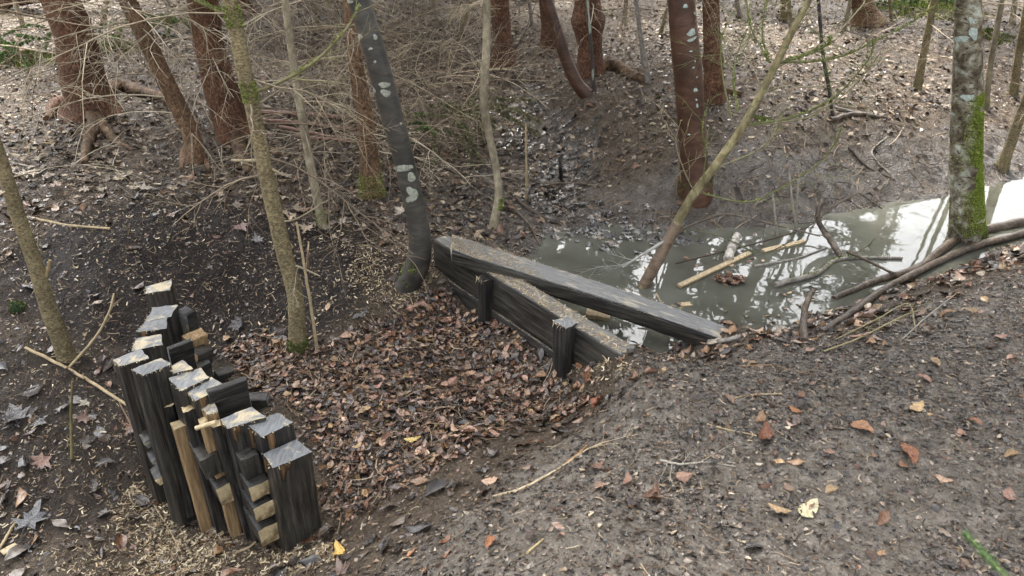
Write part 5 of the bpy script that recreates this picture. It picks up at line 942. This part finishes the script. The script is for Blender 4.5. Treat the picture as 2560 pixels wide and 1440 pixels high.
# flakes of broken leaf and bark
FLK = []
for k in range(8):
    r = random.Random(k + 70); a = sorted(r.uniform(0, 6.28) for _ in range(5)); V = np.array([(0, 0, r.uniform(-.1, .25))] + [(math.cos(q) * r.uniform(.3, .62), math.sin(q) * r.uniform(.2, .5), r.uniform(0, .22)) for q in a]); FLK.append((V, [(0, 1 + i, 1 + (i + 1) % 5) for i in range(5)]))
FPAL = np.vstack([PAL_RED[:8] * .5, PAL_DARK * .5, PAL_DARK, PAL_DARK * .6, PAL_DARK * .8, PAL_DARK * 1.3, PAL_TAN[[0, 2, 4, 6]], PAL_TAN[[3]]])
def flakes(label, x, y, s0, s1, P, tilt=.35):
    n = len(x); return tag(bulk('leaf_crumbs', M['leaf'], FLK, x, y, RNG.uniform(.001, .006, n), s0 + (s1 - s0) * RNG.random(n) ** 2, RNG.uniform(0, 6.28, n), np.abs(RNG.normal(0, tilt, n)).clip(0, 1), RNG.uniform(0, 6.28, n), pal(P, n)), label, kind='stuff')
x, y = sel(190000, (-1.6, 4.6, .8, 4.4), lambda x, y: np.where(path_mask(x, y) > .25, .32 + .62 * sstep(-.3, .3, fbm(x * 2.3, y * 2.3, 23)), .0)); flakes('broken leaf and bark flakes trodden into the path', x, y, .005, .03, FPAL)
x, y = sel(60000, (-3.6, .8, .9, 4.4), lambda x, y: np.where((path_mask(x, y) < .4) & clear(x, y), .42, 0) * (1 - .45 * black_mask(x, y))); flakes('broken dark leaf flakes on ditch and bank', x, y, .006, .03, np.vstack([PAL_DARK, PAL_DARK * .6, PAL_RED * .6, PAL_TAN[:2]]))
x, y = sel(90000, (-6, 6.5, 3.8, 9.5), lambda x, y: np.where((path_mask(x, y) < .4) & clear(x, y), .5, 0) * (1 - .8 * black_mask(x, y)) * (1 - .7 * bank(x, y))); flakes('broken dry leaf flakes on the forest floor', x, y, .012, .045, np.vstack([PAL_TAN * .65, PAL_DARK, PAL_DARK, PAL_RED * .6]))
x, y = sel(30000, (-1.9, .7, 1.5, 3.6), poly_d(PILE)); flakes('torn dark scraps among the ditch leaves', x, y, .008, .035, np.vstack([PAL_DARK * .6, PAL_RED * .5, PAL_RED]), .5)
x, y = sel(9000, (-1.9, .7, 1.5, 3.6), poly_d(PILE, .5)); strips('needle_litter', 'dark twig bits among the ditch leaves', x, y, .05, .16, np.vstack([PAL_DARK, NEED]), 'chip', .03, .2, THIN)
x, y = sel(9000, (.3, 5, 4.2, 6.2), lambda x, y: bank(x, y) * .35 * clear(x, y)); strips('needle_litter', 'thin roots and twig bits on the pond bank', x, y, .05, .22, np.vstack([PAL_DARK, NEED]), 'chip', .012, .2, THIN)
# sawdust lying on the timber
def dust_on(a, b, c_, n, name, label, s=(.006, .02)):
    u = RNG.random(n) ** 1.5; v = RNG.random(n) ** 1.4; P = a + (b - a) * u[:, None] + (c_ - a) * v[:, None]; tv = [STRIP[i] for i in range(8)]; VV = []; TT = []; CC = []
    for i in range(n):
        V, T = tv[i % 8]; an = RNG.uniform(0, 6.28); ca, sa = math.cos(an), math.sin(an); s_ = RNG.uniform(*s); Q = np.stack([V[:, 0] * ca - V[:, 1] * 1.6 * sa, V[:, 0] * sa + V[:, 1] * 1.6 * ca, V[:, 2]], -1) * s_ + P[i]; VV.append(Q); TT.append(np.array(T) + 8 * i); CC.append(np.tile(SHAV[RNG.integers(0, 7)] * RNG.uniform(.7, 1.1), (8, 1)))
    o = bpy.data.objects.new(name, mk_mesh(name, np.concatenate(VV), [np.concatenate(TT)], np.concatenate(CC), False, [M['shaving']])); COL.objects.link(o); return tag(o, label, kind='stuff')
dust_on(bl[0] + (0, 0, .0125), br[0] * .93 + bl[0] * .07 + (0, 0, .0125), bl[1] + (0, 0, .0125), 2600, 'sawdust', 'sawdust lying along the loose beam'); dust_on(DL + (0, 0, .0145) + du * .3, DR + (0, 0, .0145), DL + du * .3 + dn * .085 + (0, 0, .0145), 1500, 'sawdust', 'sawdust lying along the plank dam top', (.008, .026))
dust_on(DL + du * .05 - dn * .009 + (0, 0, -.189), DR - dn * .009 + (0, 0, -.189), DL + du * .05 + (0, 0, -.189), 700, 'sawdust', 'thin line of sawdust on the ledge between the dam planks', (.005, .012))
# crumbs of earth
OCT = []
for k in range(6):
    r = random.Random(k + 9); V = np.array([(1, 0, 0), (-1, 0, 0), (0, 1, 0), (0, -1, 0), (0, 0, .8), (0, 0, -.8)], float) * np.array([[r.uniform(.6, 1.3)] for _ in range(6)]) * .5; OCT.append((V[:5], [(0, 2, 4), (2, 1, 4), (1, 3, 4), (3, 0, 4)]))
CRM = np.array([(.05, .037, .028), (.09, .072, .06), (.15, .128, .108), (.028, .021, .017), (.12, .08, .055), (.24, .2, .165)])
x, y = sel(170000, (-3.4, 4.5, .9, 4.8), lambda x, y: np.where(clear(x, y), .40 + .3 * path_mask(x, y) * (.4 + .6 * (fbm(x * 3, y * 3, 19) > -.1)), 0)); n = len(x); bmk = black_mask(x, y); cc = pal(CRM, n) * np.where(bmk > .5, .35, 1)[:, None]
tag(bulk('soil_crumbs', M['chip'], OCT, x, y, RNG.uniform(-.002, .002, n), RNG.uniform(.003, .010, n) * (1 + (RNG.random(n) < .06) * 1.2), RNG.uniform(0, 6.28, n), np.abs(RNG.normal(0, .4, n)).clip(0, 1), RNG.uniform(0, 6.28, n), cc), 'loose crumbs of earth on path and bank', kind='stuff')
# single leaves one can point at
LM = {}
def leaf_obj(label, group, p, kind, k, size, yaw, tilt, col):
    key = (kind, k)
    if key not in LM:
        V, T = (leaf_beech(300 + k, 7) if kind == 'beech' else leaf_maple(300 + k)); mb = MB(); mb.add(V, T)
        st = np.array([(-.5, 0, V[:, 2].mean()), (-.62, .02, .03), (-.74, -.01, 0)]) if kind == 'beech' else np.array([(0, 0, V[0, 2]), (-.25, .02, .05), (-.5, -.02, 0)]); tube(mb, st, .012, 3); LM[key] = mk_mesh('fallen_leaf', np.concatenate(mb.V), [np.concatenate(mb.T), np.concatenate(mb.Q)], None, False, [M['leafone']])
    o = bpy.data.objects.new('fallen_leaf', LM[key]); COL.objects.link(o); n = normals(np.array([p[0]]), np.array([p[1]])); Fm = frames(n, np.array([yaw]), np.array([tilt]), np.array([random.uniform(0, 6.28)]))[0]
    mt = Matrix([[Fm[j][i] for j in range(3)] for i in range(3)]).to_4x4(); o.matrix_world = Matrix.Translation(Vector(p)) @ mt @ Matrix.Scale(size, 4); o.color = (*col, 1); return tag(o, label, 'leaf', group)
for k, (lb, x, y, kd, s, cl) in enumerate([
  ('large glossy red-brown leaf on the right of the path', 2270, 1140, 'beech', .10, (.17, .06, .022)), ('pale yellow ribbed leaf on the path', 2020, 1280, 'beech', .085, (.42, .385, .23)), ('red ribbed leaf on the path below the dam', 1497, 1010, 'beech', .075, (.26, .09, .05)), ('brown curled leaf with a stem on the middle path', 1915, 1095, 'beech', .08, (.13, .045, .018)),
  ('small cupped orange-brown leaf on the path crest', 1987, 1030, 'beech', .045, (.21, .09, .03)), ('tan folded leaf on the right of the path', 2290, 1025, 'beech', .07, (.40, .27, .13)), ('broad brown leaf with tan edge on the right path', 2155, 1075, 'beech', .09, (.24, .12, .06)), ('round brown leaf at the right edge of the path', 2520, 1245, 'beech', .06, (.22, .12, .085)),
  ('pierced orange-brown leaf near the bottom middle', 1228, 1362, 'beech', .05, (.28, .12, .05)), ('yellow leaf at the bottom left of the path', 852, 1390, 'beech', .075, (.50, .32, .08)), ('yellow spotted leaf on the leaf pile', 1033, 1105, 'beech', .065, (.46, .33, .11)), ('cream leaf on the leaf pile', 1298, 990, 'beech', .055, (.55, .42, .22)), ('small tan leaf at the bottom middle', 1030, 1388, 'beech', .04, (.36, .17, .08)),
  ('round tan leaf on the bank beside the stakes', 568, 850, 'beech', .065, (.32, .20, .11)), ('dark lobed leaf above the round tan one', 600, 815, 'maple', .12, (.04, .03, .03)), ('dark lobed leaf between the saplings', 603, 570, 'maple', .12, (.15, .09, .075)), ('grey lobed leaf near the dark bank', 645, 603, 'maple', .09, (.16, .15, .14)), ('orange-brown leaf at the foot of the olive sapling', 748, 882, 'beech', .05, (.36, .2, .06)),
  ('tan leaf on the slope beside the pale stalk', 822, 770, 'beech', .06, (.36, .24, .14)), ('large grey-black lobed leaf in the bottom left shavings', 75, 1310, 'maple', .15, (.05, .05, .052)), ('dark lobed leaf left of the seedling stem', 40, 1050, 'maple', .15, (.045, .04, .038)), ('brown lobed leaf below the seedling stem', 110, 1155, 'maple', .12, (.14, .07, .045)), ('pale lobed leaf near the seedling stem', 215, 1010, 'maple', .07, (.24, .21, .15)),
  ('tan leaf leaning on the foot of the front dam post', 1450, 915, 'beech', .06, (.26, .12, .06)), ('dark red leaf beside the end of the dam', 1585, 862, 'beech', .055, (.10, .035, .02)), ('second dark red leaf beside the end of the dam', 1612, 875, 'beech', .055, (.09, .03, .02)), ('yellow-green lobed leaf on the slope behind the wavy sapling', 1288, 80, 'maple', .10, (.40, .36, .15)), ('cream lobed leaf caught among brushwood', 828, 170, 'maple', .15, (.44, .38, .29)), ('pale lobed leaf near the inlet head', 1285, 305, 'maple', .14, (.36, .30, .22))]):
    p = gp(x, y) + np.array([0, 0, .006]); leaf_obj(lb, None, p, kd, k % 6, s * 1.05, random.uniform(0, 6.28), random.uniform(.05, .35), cl)
def colour_word(c):
    l = sum(c) / 3; r = c[0] / (c[2] + 1e-6)
    if l < .03: return 'blackish'
    if l < .065: return 'dark brown'
    if l > .2: return 'pale tan'
    return 'reddish-brown' if r > 3.4 else ('brown' if l < .11 else 'tan')
MARKS = [(n_, gp(a, b)[:2]) for n_, a, b in [('beside the nearest stake', 830, 1330), ('at the foot of the olive sapling', 760, 890), ('below the front dam post', 1400, 960), ('below the rear dam post', 1200, 820), ('in the middle of the ditch pile', 1050, 1000), ('where the pile meets the path', 1150, 1150), ('beside the dark loose block', 640, 940),
  ('near the forked path stick', 1350, 1180), ('near the knobbly path twig', 1740, 1170), ('near the pale yellow ribbed leaf', 2020, 1290), ('near the large glossy path leaf', 2290, 1150), ('at the bottom edge of the path', 1600, 1420), ('near the green spruce sprig', 2400, 1380), ('on the path crest below the pond', 1900, 950), ('at the right edge of the path', 2520, 900),
  ('at the buried end of the loose beam', 1800, 870), ('beside the stubby dark branch', 2030, 870), ('beside the slimmer log', 2200, 780), ('below the thick wet log', 2450, 670), ('among the grassy yellow stems', 2250, 820), ('beside the end of the dam', 1620, 880),
  ('near the left sapling', 80, 470), ('behind the dark bank', 350, 460), ('between the two olive saplings', 620, 460), ('near the pale thin sapling', 810, 530), ('at the mossy foot of the slender spruce', 950, 520), ('left of the bent dark trunk', 900, 600)]]
def near(p): return min(MARKS, key=lambda m_: (m_[1][0] - p[0]) ** 2 + (m_[1][1] - p[1]) ** 2)[0]
rg = random.Random(4)
REG = [('curled red-brown beech leaf in the ditch leaf pile', 'beech leaves on top of the ditch pile', PILE, 130, 'beech', (.036, .068), PAL_RED * 1.15, .38),
       ('small brown beech leaf lying on the trodden path', 'loose leaves on the path', px_poly([(1000, 1430), (1250, 1150), (1500, 980), (1900, 900), (2300, 850), (2560, 740), (2560, 1440)]), 44, 'beech', (.03, .07), PAL_RED, .3),
       ('brown leaf lying along the leafy near shore', 'loose leaves along the near shore', px_poly([(1560, 850), (1900, 830), (2100, 830), (2300, 720), (2560, 650), (2560, 720), (2300, 850), (2050, 900), (1700, 890)]), 40, 'beech', (.05, .085), np.vstack([PAL_TAN, PAL_RED]), .5),
       ('pale lobed maple leaf lying behind the dark bank', 'maple leaves on the floor behind', px_poly([(20, 430), (400, 450), (700, 440), (1100, 520), (880, 620), (500, 480), (100, 500)]), 45, 'maple', (.08, .13), PAL_TAN * 1.1, .35)]
for lb, gr, poly, n, kd, (s0, s1), P, tl in REG:
    xs = [p[0] for p in poly]; ys_ = [p[1] for p in poly]; made = 0
    while made < n:
        a, b = rg.uniform(min(xs), max(xs)), rg.uniform(min(ys_), max(ys_))
        if not in_poly(np.array([a]), np.array([b]), poly)[0]: continue
        made += 1; cl_ = tuple(P[rg.randrange(len(P))] * rg.uniform(.8, 1.25)); leaf_obj('%s %s leaf lying %s' % (colour_word(cl_), 'lobed maple' if kd == 'maple' else 'oval beech', near((a, b))), 'fallen leaves ' + near((a, b)), (a, b, float(surf(np.array([a]), np.array([b]))[0]) + rg.uniform(.006, .03 if gr.endswith('pile') else .012)), kd, rg.randrange(8), rg.uniform(s0, s1), rg.uniform(0, 6.28), abs(rg.gauss(0, tl)), cl_)
for o in bpy.data.objects:
    if o.parent and o.name.split('.')[0] in ('moss', 'needles', 'splinters'): o['kind'] = 'stuff'
